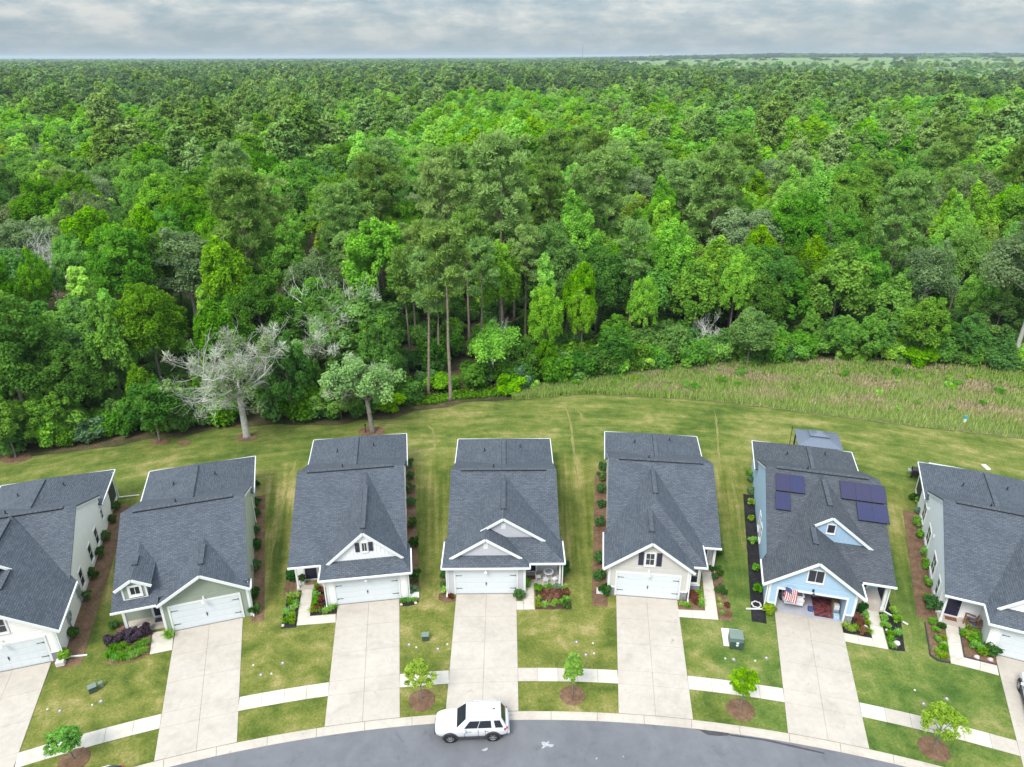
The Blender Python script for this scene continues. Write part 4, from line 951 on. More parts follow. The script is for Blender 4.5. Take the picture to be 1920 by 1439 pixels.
# ================================================================== CARS AND PROPS
def car(name, label, loc, rz, paint, L_=4.83, W_=1.9, H_=1.80, cat='car', suv=True, group=None):
    "x forward; wheels at z 0"
    root = empty(name, loc, rz, label, cat, group)
    hl = L_ / 2; hw = W_ / 2; zb = 0.33
    # lower body: loft of rings from tail to nose
    st = [(-hl, .62, .98, .82), (-hl + .10, .42, 1.04, .93), (-hl + .35, .36, 1.10, 1.0), (-.9, .34, 1.10, 1.0), (.6, .34, 1.09, 1.0), (hl - 1.25, .34, 1.07, 1.0), (hl - .55, .36, 1.02, .97), (hl - .18, .42, .93, .88), (hl, .55, .78, .74)]
    b = MB(); rings = []
    for x, z0, z1, k in st:
        w = hw * k; zm = z0 + (z1 - z0) * .55
        half = [(w * .80, z0), (w * .97, z0 + .10), (w, zm), (w * .96, z1 - .06), (w * .86, z1), (w * .45, z1 + .03)]
        rings.append([(x, -y, z) for y, z in half] + [(x, y, z) for y, z in half[::-1]])
    k = len(rings[0]); b.add([q for r in rings for q in r], [(i*k+j, i*k+(j+1) % k, (i+1)*k+(j+1) % k, (i+1)*k+j) for i in range(len(rings)-1) for j in range(k)] + [tuple(range(k))[::-1], tuple(range((len(rings)-1)*k, len(rings)*k))])
    bo = b.build('body', paint, root, smooth=True); sb = bo.modifiers.new('sub', 'SUBSURF'); sb.levels = sb.render_levels = 2
    # cabin
    ra, fa, rr, ff = -hl + .12, hl - 1.36, -hl + .50, hl - 2.06
    if not suv: ra, fa, rr, ff = -hl + .35, hl - 1.15, -hl + 1.25, hl - 2.1
    zc, zt, wb, wt = 1.03, H_, hw * .93, hw * .74
    C8 = [Vector(q) for q in [(ra, -wb, zc), (fa, -wb, zc), (fa, wb, zc), (ra, wb, zc), (rr, -wt, zt - .05), (ff, -wt, zt - .06), (ff, wt, zt - .06), (rr, wt, zt - .05)]]
    b = MB(); b.add(C8 + [Vector(((rr + ff) / 2, 0, zt + .02))], [(0, 1, 5, 4), (2, 3, 7, 6), (1, 2, 6, 5), (3, 0, 4, 7), (4, 5, 8), (5, 6, 8), (6, 7, 8), (7, 4, 8)])
    cb = b.build('cabin', paint, root, smooth=True); bevel(cb, .09, 3)
    def quad_on(a, c, d, e, u0, u1, v0, v1, nm, mat, off=.012, par=None):
        "a,c bottom edge; d,e top edge above c,a"
        f = lambda u, v: (a.lerp(c, u)).lerp(e.lerp(d, u), v)
        n = (c - a).cross(e - a).normalized() * off
        q = [f(u0, v0), f(u1, v0), f(u1, v1), f(u0, v1)]
        bb = MB(); bb.solid([p_ - n * 2 for p_ in q], n * 3); return bb.build(nm, mat, par or root)
    A, B, Cc, D, E_, F_, G_, H8 = C8
    quad_on(B, Cc, G_, F_, .07, .93, .10, .93, 'windshield', M['car_glass']); quad_on(D, A, E_, H8, .10, .90, .25, .92, 'rear_window', M['car_glass'])
    for (p0, p1, p2, p3, flip) in ((A, B, F_, E_, False), (Cc, D, H8, G_, True)):
        spans = ([(.06, .22), (.30, .58), (.595, .86)] if suv else [(.14, .50), (.52, .86)])
        for u0, u1 in spans:
            a_, b_ = (u0, u1) if not flip else (1 - u1, 1 - u0)
            quad_on(p0, p1, p2, p3, a_, b_, .14, .82, 'side_window', M['car_glass'])
    for s in (-1, 1):
        h = MB(); h.bar((hl - .42, s * hw * .72, .86), (hl - .12, s * hw * .55, .82), .10, .15); bevel(h.build('headlight', M['lens'], root), .03, 2)
        t = MB(); t.bar((-hl + .08, s * hw * .78, .98), (-hl + .30, s * hw * .93, .98), .10, .22); bevel(t.build('taillight', M['red_lens'], root), .03, 2)
        m = MB(); m.box(fa - .62, s * (hw + .02) - (.0 if s > 0 else .20), 1.05, fa - .46, s * (hw + .02) + (.20 if s > 0 else 0), 1.22); bevel(m.build('side_mirror', paint, root), .04, 2)
        if suv:
            r_ = MB(); r_.tube([(rr + .15, s * wt * .92, zt - .02), (rr + .25, s * wt * .92, zt + .05), (ff - .45, s * wt * .92, zt + .05), (ff - .3, s * wt * .92, zt - .02)], .022, 6); r_.build('roof_rail', M['chrome'], root)
        sk = MB(); sk.bar((-hl + 1.35, s * hw * .93, .36), (hl - 1.4, s * hw * .93, .36), .14, .16); sk.build('sill', M['cladding'], root)
        for x, z1 in ((fa - .55, 1.02), (-.42, 1.04), (-hl + 1.5, 1.02)):
            MB().box(x - .009, s * hw * .985 - .022, .44, x + .009, s * hw * .985 + .022, z1).build('door_seam', M['cladding'], root)
        dh = MB()
        for x in (-.95, .12): dh.box(x - .11, s * (hw * .985) - .02, .90, x + .11, s * (hw * .985) + .02, .94)
        dh.build('door_handle', M['chrome'] if suv else paint, root)
    bp = MB(); bp.box(hl - .16, -hw * .62, .40, hl + .03, hw * .62, .55); bp.box(hl - .14, -hw * .40, .60, hl + .01, hw * .40, .74); bevel(bp.build('grille', M['cladding'], root), .03, 2)
    rb = MB(); rb.box(-hl - .05, -hw * .80, .42, -hl + .14, hw * .80, .62); bevel(rb.build('rear_bumper', paint if suv else M['cladding'], root), .04, 2)
    an = MB(); an.solid([(rr + .35, -.02, zt), (rr + .55, -.02, zt), (rr + .38, -.02, zt + .07)], (0, .04, 0)); an.build('antenna_fin', M['cladding'], root)
    wr = .37
    ty = MB(); ty.lathe([(wr * .62, -.12), (wr * .92, -.125), (wr, -.09), (wr, .09), (wr * .92, .125), (wr * .62, .12)], 24, 'y'); tym = ty.mesh('tyre', M['rubber'], smooth=True)
    ri = MB(); ri.lathe([(.0, .10), (.06, .105), (.07, .06), (wr * .56, .06), (wr * .62, .115), (wr * .62, -.10)], 20, 'y')
    for j in range(6):
        t_ = j * math.pi / 3; ri.bar((.05 * math.cos(t_), .09, .05 * math.sin(t_)), (wr * .58 * math.cos(t_), .095, wr * .58 * math.sin(t_)), .05, .04, (0, 1, 0))
    rim = ri.mesh('rim', M['rim'])
    arch = MB(); arch.tube([(math.cos(t_) * .45, 0, math.sin(t_) * .45) for t_ in [math.pi * (i / 12) for i in range(13)]], .075, 6, True); am = arch.mesh('wheel_arch', M['cladding'], smooth=True)
    inn = MB(); inn.lathe([(.0, .0), (.43, .0), (.43, -.25)], 20, 'y'); im = inn.mesh('wheel_well', M['rubber'])
    for x in (hl - 1.0, -hl + 1.02):
        for s in (-1, 1):
            w = link('wheel', tym, root, (x, s * (hw - .10), wr)); w.rotation_euler = (0, 0, 0 if s > 0 else math.pi); w.name = 'wheel'; link('rim', rim, w)
            a_ = link('wheel_arch', am, root, (x, s * (hw - .035), wr)); q_ = link('wheel_well', im, root, (x, s * (hw - .012), wr)); q_.rotation_euler = (0, 0, 0 if s > 0 else math.pi)
    return root
wa, wb_ = P(843, 1391), P(923, 1388)
ca = math.atan2(wb_.y - wa.y, wb_.x - wa.x)
mid = wa.lerp(wb_, .5) + Vector((-math.sin(ca), math.cos(ca), 0)) * .92 + Vector((.02, 0, 0))
car('parked_suv', 'white suv with roof rails parked at the kerb in the street', (mid.x, mid.y, -.10), ca + math.pi, M['car_white'], 4.72, 1.88, 1.80, 'suv')
c7 = HW(7, -.64, -4.45); car('parked_car', 'white car at the right edge of the photo on the last driveway', (c7.x, c7.y, .045), R(HS[7][1]) + math.pi / 2, M['car_white'], 4.6, 1.82, 1.5, 'car', False, 'white cars')
c6 = HW(6, -1.05, 2.55); car('parked_car', 'white hatchback seen from behind inside the open garage', (c6.x, c6.y, .04), R(HS[6][1]) + math.pi / 2, M['car_white'], 3.9, 1.75, 1.55, 'car', True, 'white cars')
cd = P(183, 1437, 1.38); ad = math.atan2(1.0, 3.0)
cdp = Vector((cd.x, cd.y, -.10)) + Vector((math.cos(ad), math.sin(ad), 0)) * -.9 + Vector((math.sin(ad), -math.cos(ad), 0)) * .75
car('parked_car', 'dark car cut off by the bottom edge with only its roof showing', (cdp.x, cdp.y, -.10), ad + math.pi, M['car_dark'], 4.5, 1.82, 1.46, 'car', True)

# utility boxes
def transformer():
    r = empty('transformer_box', (16.45, 39.55, 0), R(-9), 'large green transformer box on a white pad between two driveways', 'utility box')
    b = MB(); b.box(-.85, -.30, 0, .45, 1.5, .10); bevel(b.build('pad', M['white_cap'], r), .03)
    b = MB(); b.solid([(-.48, -.55, .10), (-.48, .55, .10), (-.48, .55, .86), (-.48, -.35, .86), (-.48, -.55, .72)], (.96, 0, 0)); bevel(b.build('cabinet', M['box_green'], r), .02)
    b = MB(); b.solid([(-.50, .58, .87), (-.50, -.37, .87), (-.50, -.37, .91), (-.50, .58, .91)], (1.0, 0, 0)); bevel(b.build('lid', M['box_top'], r), .015)
    b = MB(); b.box(-.05, -.575, .60, .13, -.553, .74); b.box(-.06, -.575, .42, .12, -.553, .50); b.box(.0, -.58, .36, .06, -.553, .56); b.build('warning_label', M['white_cap'], r)
    MB().box(.24, -.575, .2, .38, -.553, .28).build('info_label', M['cushion'], r)
transformer()
def pedestal(loc, rz, label, side=False):
    r = empty('utility_pedestal', loc, rz, label, 'utility box', 'small green utility boxes on the lawns')
    b = MB(); b.box(-.24, -.21, 0, .24, .21, .46); bevel(b.build('cabinet', M['box_green'], r), .02); b = MB(); b.box(-.27, -.24, .46, .27, .24, .51); bevel(b.build('lid', M['box_top'], r), .02)
    if side: b = MB(); b.box(.36, .0, 0, .66, .3, .40); bevel(b.build('side_box', M['box_top'], r), .02)
pedestal((-28.75, 35.4, 0), R(35), 'small green utility box with a side box on the lawn left of the sage house', True)
pedestal((-6.48, 40.12, 0), R(4), 'small green utility box on the narrow lawn left of the middle driveway')
# white valve covers on the lawns
capm = MB().lathe([(.0, .05), (.062, .05), (.075, .02), (.075, 0)], 14).mesh('valve_cover', M['cover'])
ringm = MB().lathe([(.17, .004), (.12, .03), (.07, .03)], 12).mesh('soil_ring', M['joint'])
GRP = [('lawn left of the first street tree', [(88,1329),(111,1332),(172,1321),(188,1314)]), ('lawn right of the sage house', [(474,1247),(488,1265),(508,1263),(529,1243)]),
       ('lawn before the small utility box', [(766,1209),(780,1214),(820,1217),(838,1208.5)]), ('lawn right of the middle driveway', [(1080,1204.5),(1111,1207),(1097.5,1228.5),(1113,1226)]),
       ('lawn in front of the transformer box', [(1359,1236),(1374.5,1237.5),(1415,1240.5),(1436,1235)]), ('lawn at the bottom right', [(1714,1296),(1730.5,1321.5),(1749,1325.5),(1774,1312)])]
for nm, lst in GRP:
    for i, q in enumerate(lst):
        w = ['leftmost', 'second from the left', 'third from the left', 'rightmost'][i if lst[2][0] > lst[1][0] or True else i]
        order = sorted(range(4), key=lambda j: lst[j][0]).index(i); w = ['leftmost', 'second from the left', 'third from the left', 'rightmost'][order]
        p = P(*q); o = link('valve_cover', capm, None, (p.x, p.y, .0)); tag(o, f'white valve cover, {w} on the {nm}', 'valve cover', 'white valve covers in the lawns')
        if (i + len(nm)) % 2: link('soil_ring', ringm, o)
# paint spots and wet stain on the road are marks on its surface
def spot(px, mat, z, name='paint_spot'):
    return tag(MB().poly([P(*q, -.10) + Vector((0, 0, z)) for q in px]).build(name, mat), kind='structure')
M['spot'] = simple('white_spill', (.40, .40, .41), .8, .25, 9.0); M['wet'] = simple('wet_asphalt', (.055, .052, .055), .45, .3, 3.0); M['wet2'] = simple('tyre_stain', (.26, .20, .15), .7, .3, 3.0)
spot([(1014,1392),(1019,1391),(1022,1393),(1027,1390.5),(1029,1392.5),(1025,1394.5),(1031,1396),(1037,1396),(1036,1399.5),(1031,1402),(1027,1399.5),(1022,1400.5),(1017,1404),(1014,1403),(1018,1398.5),(1015,1397)], M['spot'], .005)
spot([(902,1406),(909,1403.5),(913,1402),(913,1405.5),(909,1408.5),(904,1408.5)], M['spot'], .005)
spot([(1116,1422),(1119,1421),(1118.5,1424),(1116,1425)], M['spot'], .005); spot([(1166,1418.5),(1168.5,1418),(1168,1421)], M['spot'], .005)
spot([(1283,1363.5),(1300,1364.5),(1330,1370),(1352,1372),(1366,1375),(1364,1380.5),(1345,1381),(1326,1379),(1311,1370.5),(1296,1366.5)], M['wet'], .004, 'wet_patch')
spot([(1360,1377),(1400,1382.5),(1440,1388.5),(1500,1402),(1545,1413),(1544,1415),(1490,1403.5),(1430,1389.5),(1370,1381)], M['wet'], .007, 'wet_patch')
# bistro set on the middle porch
def bistro_chair(loc, rz, label):
    r = empty('porch_chair', loc, rz, label, 'chair', 'white wire chairs on the porch')
    t = .016
    b = MB(); b.box(-.2, -.2, .44, .2, .2, .46); b.build('seat', M['white'], r)
    for x in (-.19, .19):
        MB().tube([(x * 1.1, -.21, 0), (x, -.19, .45)], t, 5).build('leg', M['white'], r); MB().tube([(x * 1.1, .24, 0), (x, .19, .45)], t, 5).build('leg', M['white'], r)
    b = MB(); b.tube([(-.19, .19, .45), (-.2, .25, .8), (-.12, .27, .92), (.12, .27, .92), (.2, .25, .8), (.19, .19, .45)], t, 5)
    for x in (-.1, 0, .1): b.tube([(x, .2, .46), (x, .27, .92)], t * .7, 4)
    b.build('backrest', M['white'], r)
q = HW(4, 5.1, 1.62); tb = empty('porch_table', (q.x, q.y, .12), 0, 'round white bistro table on the porch of the lavender house', 'table')
b = MB(); b.lathe([(.30, .70), (.42, .70), (.42, .735), (.30, .735)], 24); b.build('rim', M['white'], tb); MB().lathe([(.0, .73), (.31, .73), (.31, .71)], 24).build('table_top', M['lens'], tb)
for j in range(4):
    t_ = math.pi / 4 + j * math.pi / 2; MB().tube([(.34 * math.cos(t_), .34 * math.sin(t_), 0), (.30 * math.cos(t_), .30 * math.sin(t_), .71)], .018, 5).build('leg', M['white'], tb)
b = MB(); b.lathe([(.0, .0), (.10, .0), (.13, .08), (.11, .08), (.0, .03)], 12); o = b.build('bowl', M['grey_metal'], None, (q.x, q.y, .86)); tag(o, 'small grey bowl on the white bistro table', 'bowl')
for (x, y, rz, lb) in ((4.25, 1.35, 95, 'white wire chair left of the bistro table'), (4.85, .95, 165, 'white wire chair in front of the bistro table'), (5.6, 1.05, 215, 'white wire chair between the bistro table and the porch column')):
    w = HW(4, x, y, .12); bistro_chair(w, R(rz + .4), lb)
# adirondack chairs on the last porch
def deck_chair(loc, rz, label):
    r = empty('wooden_chair', loc, rz, label, 'chair', 'wooden deck chairs on the porch'); W = M['wood']
    for k in range(5): MB().box(-.27, -.30 + k * .12, .36 - k * .03, .27, -.30 + k * .12 + .10, .385 - k * .03).build('seat_slat', W, r)
    for k in range(5):
        x = -.22 + k * .11; top = .98 - abs(k - 2) * .06; MB().bar((x, .22, .24), (x * 1.35, .52, top), .095, .022, (0, -1, .3)).build('back_slat', W, r)
    for s in (-1, 1):
        MB().box(s * .36 - .07, -.38, .56, s * .36 + .07, .32, .585).build('arm', W, r); MB().box(s * .34 - .02, -.36, 0, s * .34 + .02, -.26, .56).build('leg', W, r); MB().bar((s * .31, -.32, .34), (s * .31, .62, .04), .03, .12).build('leg', W, r)
    b = MB(); b.box(-.24, -.22, .38, .24, .22, .45); o = b.build('cushion', M['cushion'], r); o.rotation_euler = (R(-12), 0, 0); bevel(o, .03, 2)
w = HW(7, -3.75, 2.62, .12); deck_chair(w, R(HS[7][1] + 75 + 180), 'wooden porch chair with blue cushion nearer the front door')
w = HW(7, -3.62, 1.98, .12); deck_chair(w, R(HS[7][1] + 95 + 180), 'wooden porch chair with blue cushion nearer the street')
# doormats
def mat_(n, x, y, w, d, mat, label):
    o = MB().box(-w / 2, -d / 2, 0, w / 2, d / 2, .02).build('doormat', M[mat], None, HW(n, x, y, .122)); o.rotation_euler = (0, 0, R(HS[n][1])); tag(o, label, 'doormat', 'doormats on the porches')
mat_(4, 3.62, 1.75, .85, .45, 'mat_brown', 'rust brown doormat before the navy door of the lavender house')
mat_(3, -4.75, 2.8, .9, .5, 'mat_tan', 'tan and black patterned doormat before the door of the white house'); mat_(2, -3.65, 1.45, .7, .45, 'mat_dark', 'dark doormat before the door of the sage house'); mat_(7, -4.95, 2.62, .8, .4, 'mat_brown', 'brown doormat before the door of the rightmost house')
# rug, flag, boxes in the open garage
def rug_mat():
    m, t, bb = new_mat('patterned_rug'); c = N(t, 'ShaderNodeTexCoord'); f = noise_n(t, c.outputs['Object'], 1.3, 3.0, .55, 1.8)
    L(t, ramp_n(t, f, [(.30, (.06, .06, .20)), (.41, (.018, .015, .03)), (.48, (.20, .025, .03)), (.55, (.26, .06, .035)), (.61, (.02, .015, .035)), (.68, (.30, .33, .45))]), bb.inputs['Base Color']); bb.inputs['Roughness'].default_value = .9; return m
o = MB().box(-.85, -1.15, 0, .85, 1.15, .02).build('garage_rug', rug_mat(), None, HW(6, 1.38, 1.35, .042)); o.rotation_euler = (0, 0, R(HS[6][1])); tag(o, 'red and dark patterned rug on the floor of the open garage', 'rug')
M['flag_red'] = simple('flag_red', (.50, .06, .08), .8, .1); M['flag_white'] = simple('flag_white', (.75, .73, .72), .8, .04); M['flag_blue'] = simple('flag_blue', (.05, .06, .22), .8, .1)
fl = empty('flag', HW(6, -1.55, -.10, 2.36), R(HS[6][1]), 'striped american flag hanging from a short pole over the open garage', 'flag')
b = MB(); b.tube([(-.5, .06, .25), (-.05, -.25, .42), (.0, -.30, .44)], .02, 6); b.build('pole', M['white'], fl)
def flag_pt(u, v): return Vector((-.46 + .85 * u + .05 * math.sin(v * 3), -.12 - .22 * u + .07 * math.sin(u * 9 + v * 2), .33 - .05 * u - 1.15 * v - .12 * u * v))
for nm, mt, c0 in (('red_stripes', 'flag_red', 0), ('white_stripes', 'flag_white', 1)):
    b = MB()
    for k in range(c0, 13, 2):
        u0, u1 = k / 13, (k + 1) / 13
        for j in range(8):
            v0, v1 = j / 8, (j + 1) / 8
            if k < 7 and v1 < .42: continue
            b.add([flag_pt(u0, v0), flag_pt(u1, v0), flag_pt(u1, v1), flag_pt(u0, v1)], [(0, 1, 2, 3)])
    b.build(nm, M[mt], fl)
b = MB(); st = MB()
for i in range(7):
    for j in range(3): b.add([flag_pt(i/13, j/8), flag_pt((i+1)/13, j/8), flag_pt((i+1)/13, (j+1)/8), flag_pt(i/13, (j+1)/8)], [(0, 1, 2, 3)])
cant = b.build('canton', M['flag_blue'], fl)
for i in range(6):
    for j in range(5):
        p0 = flag_pt((i + .6) / 13, (j + .5) / 5 * .37) + Vector((0, -.006, 0)); pts = []
        for k in range(10):
            rr = .020 if k % 2 == 0 else .009; pts.append(p0 + Vector((rr * math.sin(k * .6283), 0, rr * math.cos(k * .6283))))
        st.add(pts, [tuple(range(10))])
st.build('stars', M['flag_white'], cant)
for i, (x, y, z, wd, hh, mt) in enumerate(((2.1, .9, .04, .42, .5, 'grey_metal'), (2.12, .9, .54, .38, .35, 'rock'), (2.1, 1.5, .04, .45, .75, 'mat_tan'), (.28, .75, .04, .36, .3, 'cushion'), (2.08, .32, .04, .4, .32, 'siding_blue'))):
    o = MB().box(-wd/2, -wd/2, 0, wd/2, wd/2, hh).build('storage_box', M[mt], None, HW(6, x, y, z)); o.rotation_euler = (0, 0, R(HS[6][1])); bevel(o, .02)
    tag(o, ['grey storage box at the bottom of the stack in the open garage', 'pale storage box on top of the grey one in the garage', 'tall tan storage box behind the grey one in the garage', 'small blue box between the white car and the rug', 'pale blue box nearest the garage opening'][i], 'box', 'boxes in the open garage')
# hose, drum pots, rocks, blooms
b = MB()
for k in range(4): b.tube([((.30 + .03 * k) * math.cos(t_), (.30 + .03 * k) * math.sin(t_), .04 + .035 * ((k * 3 + i) % 3)) for i, t_ in enumerate([6.2832 * j / 20 for j in range(21)])], .018, 5, False)
o = b.build('garden_hose', M['rock'], None, (19.28, 43.62, .06)); tag(o, 'grey coiled garden hose on black mulch beside the blue house', 'hose')
def rock(px, label, r=.2, mat='rock', name='rock', cat='rock', group='pale rocks in the beds'):
    c = P(*px); vs = []; b = MB(); k = 8
    for i, (s, z) in enumerate(((.9, .0), (1.0, .35), (.75, .8), (.3, 1.0))):
        for j in range(k): t_ = 6.2832 * j / k; f = random.uniform(.8, 1.15); vs.append((r * s * f * math.cos(t_), r * s * f * math.sin(t_), r * z))
    b.add(vs, [(i*k+j, i*k+(j+1) % k, (i+1)*k+(j+1) % k, (i+1)*k+j) for i in range(3) for j in range(k)] + [tuple(range(3*k, 4*k))]); o = b.build(name, M[mat], None, (c.x, c.y, .05), smooth=False); tag(o, label, cat, group)
rock((1620.5,1180), 'pale rock beside the rust plant near the blue house walkway', .23); rock((1680,1209.5), 'pale rock in the black mulch right of the blue house walkway', .23)
rock((1661,1184), 'tiny white stone at the walkway edge by the blue house', .11); rock((1617,1157), 'pale blue ceramic planter beside the blue house porch', .18, 'white_cap', 'planter', 'planter', 'planters in the beds')
for i, (q, lb) in enumerate((((1830,1236), 'pink and white bloom cluster left in the rightmost front bed'), ((1855.5,1241), 'pink and white bloom cluster beside the rightmost garage door'), ((530,1174), 'pink and white blooms at the street end of the black bed'), ((752,1135), 'pink and white blooms at left of the small black bed'), ((779,1132), 'pink and white blooms at right of the small black bed'))):
    rock(q, lb, .20 if i < 2 else .13, 'pink', 'bloom_cluster', 'flowers', 'pink and white blooms in the beds')
w = HW(3, -5.45, 2.75, .12); pp = empty('potted_plant', w, 0, 'green plant in a white pot on the porch of the white house', 'potted plant')
MB().lathe([(.0, .0), (.16, .0), (.22, .36), (.19, .36), (.0, .30)], 16).build('pot', M['white_cap'], pp)
v, f, t_ = leaf_quads(RNG, [(0, 0, .62)], [.30], 160, .10); link('foliage', np_mesh('foliage', v, f, M['shrub'], t_), pp)
o = MB().box(-.28, -.25, 0, .28, .25, .40).build('utility_pad', M['rock'], None, HW(1, 3.15, -.55, 0)); o.rotation_euler = (0, 0, R(HS[1][1])); bevel(o, .03); tag(o, 'pale grey equipment box at the corner of the leftmost house', 'utility box')
o = MB().box(-.4, -.35, 0, .4, .35, .12).build('utility_pad', M['rock'], None, HW(5, -3.6, .2, 0)); o.rotation_euler = (0, 0, R(HS[5][1])); bevel(o, .02); tag(o, 'pale concrete pad at the left corner of the greige house', 'utility pad')
o = MB().box(-.4, -.35, 0, .4, .35, .12).build('utility_pad', M['white_cap'], None, HW(3, 3.6, .1, 0)); o.rotation_euler = (0, 0, R(HS[3][1])); bevel(o, .02); tag(o, 'white pad at the right corner of the white shuttered house', 'utility pad')
# bed edging
def edging(px, label):
    b = MB(); pts = [P(*q) for q in px]
    for p_, q_ in zip(pts, pts[1:]): b.bar(p_ + Vector((0, 0, .07)), q_ + Vector((0, 0, .07)), .06, .14)
    tag(b.build('bed_edging', M['cladding'], None), label, 'edging', 'black plastic bed edging')
edging([(1733,1170),(1743,1231),(1757,1241),(1781,1245.5)], 'black plastic edging round the left bed of the rightmost house'); edging([(1796.8,1179.5),(1806.6,1235),(1867.8,1250)], 'black plastic edging round the right bed of the rightmost house')
# grill behind the last house
r = empty('grill', (41.55, 62.35, 0), R(-20), 'black covered grill behind the rightmost house', 'grill')
b = MB(); b.box(-.5, -.3, .25, .5, .3, .85); bevel(b.build('cabinet', M['black'], r), .05, 2); b = MB(); b.lathe([(.36, -.48), (.36, .48)], 16, 'x', (0, 0, .85)); b.box(-.48, -.36, .6, .48, .36, .86); b.build('lid', M['black'], r); MB().box(-.85, -.25, .80, -.52, .25, .84).build('side_shelf', M['grey_metal'], r)
for x in (-.45, .45): MB().lathe([(.0, -.03), (.12, -.03), (.12, .03), (.0, .03)], 12, 'y', (x, -.2, .12)).build('wheel', M['black'], r)
# gazebo behind the blue house
r = empty('gazebo', (32.45, 65.85, 0), R(-14.5), 'blue grey hardtop gazebo behind the blue house', 'gazebo')
def tier(nm, hx, hy, tx, ty, z0, z1):
    b = MB(); lo = [Vector(q) for q in ((-hx, -hy, z0), (hx, -hy, z0), (hx, hy, z0), (-hx, hy, z0))]; hi = [Vector(q) for q in ((-tx, -ty, z1), (tx, -ty, z1), (tx, ty, z1), (-tx, ty, z1))]
    b.add(lo + hi + [q - Vector((0, 0, .08)) for q in lo], [(0, 1, 5, 4), (1, 2, 6, 5), (2, 3, 7, 6), (3, 0, 4, 7), (4, 5, 6, 7), (8, 9, 1, 0), (9, 10, 2, 1), (10, 11, 3, 2), (11, 8, 0, 3), (11, 10, 9, 8)])
    for a_, c_ in ((0, 4), (1, 5), (2, 6), (3, 7)): b.bar((lo + hi)[a_], (lo + hi)[c_], .07, .05)
    for s in range(4):
        A_, B_ = lo[s], lo[(s + 1) % 4]; C_, D_ = hi[s], hi[(s + 1) % 4]
        for k in range(1, 9): b.bar(A_.lerp(B_, k / 9), C_.lerp(D_, k / 9), .025, .03)
    b.build(nm, M['gaz'], r)
M['gaz'] = simple('gazebo_metal', (.17, .20, .26), .45, .06, 2.0, metal=.2)
tier('roof', 2.2, 1.85, .75, .45, 2.6, 3.15); tier('top_roof', 1.0, .65, .35, .15, 3.25, 3.5)
for x in (-2.0, 2.0):
    for y in (-1.65, 1.65): MB().box(x - .07, y - .07, 0, x + .07, y + .07, 2.55).build('post', M['black'], r)
def post(name, px, h, w, mat, label, cat):
    c = P(*px); b = MB(); b.tube([(0, 0, 0), (0, 0, h)], w, 6); b.lathe([(w * 2.2, h), (w * 2.2, h + .12), (.0, h + .2)], 8); o = b.build(name, M[mat], None, (c.x, c.y, 0)); tag(o, label, cat)
post('bird_feeder_pole', (1480,834), 2.1, .03, 'black', 'thin black pole standing behind the blue house roof', 'pole'); post('metal_post', (686,812), 1.0, .05, 'black', 'short dark post beside the leaning tree trunk', 'post')
c = P(1807,797); r = empty('marker_sign', (c.x, c.y, 0), 0, 'small blue and white marker at the edge of the meadow', 'marker'); b = MB(); b.box(-.16, -.05, .25, .16, .05, .85); b.build('panel', M['white_cap'], r); b = MB(); b.box(-.17, -.06, .70, .17, .06, 1.1); b.build('top_panel', simple('marker_blue', (.06, .35, .50), .5), r); MB().tube([(0, 0, 0), (0, 0, .3)], .04, 6).build('stake', M['box_green'], r)
# dark fence panel at the left edge
r = empty('fence', P(-40, 912), R(14), 'short run of dark metal fence behind the leftmost house', 'fence')
pk = MB().box(-.012, -.012, .08, .012, .012, 1.15).mesh('picket', M['black'])
for k in range(28): link('picket', pk, r, (-2.2 + k * .12, 0, 0))
for z in (.15, 1.0): MB().box(-2.3, -.02, z, 1.15, .02, z + .04).build('rail', M['black'], r)
for x in (-2.3, 1.15): MB().box(x - .03, -.03, 0, x + .03, .03, 1.25).build('post', M['black'], r)
c = P(1848,879); o = MB().box(-.22, -.5, 0, .22, .5, .16).build('lawn_tray', M['white_cap'], None, (c.x, c.y, 0)); bevel(o, .03); tag(o, 'small white tray lying on the back lawn at right', 'tray')
# radio mast on the horizon
c = P(1070, 119, 0); d = 1400; q = Vector((0.0, 0, 0)); u = (1070 - CX) / FPX * d / math.cos(PITCH)
r = empty('radio_mast', (u * 1.0, d, 0), 0, 'thin radio mast rising above the far horizon', 'mast'); b = MB()
for a_ in range(3):
    t_ = a_ * 2.094; b.tube([(.5 * math.cos(t_), .5 * math.sin(t_), 0), (.35 * math.cos(t_), .35 * math.sin(t_), 59)], .14, 4)
for k in range(24):
    z = k * 2.45
    for a_ in range(3): t_, t2 = a_ * 2.094, (a_ + 1) * 2.094; b.tube([(.42 * math.cos(t_), .42 * math.sin(t_), z), (.42 * math.cos(t2), .42 * math.sin(t2), z + 2.45)], .05, 3)
b.build('lattice', M['grey_metal'], r)
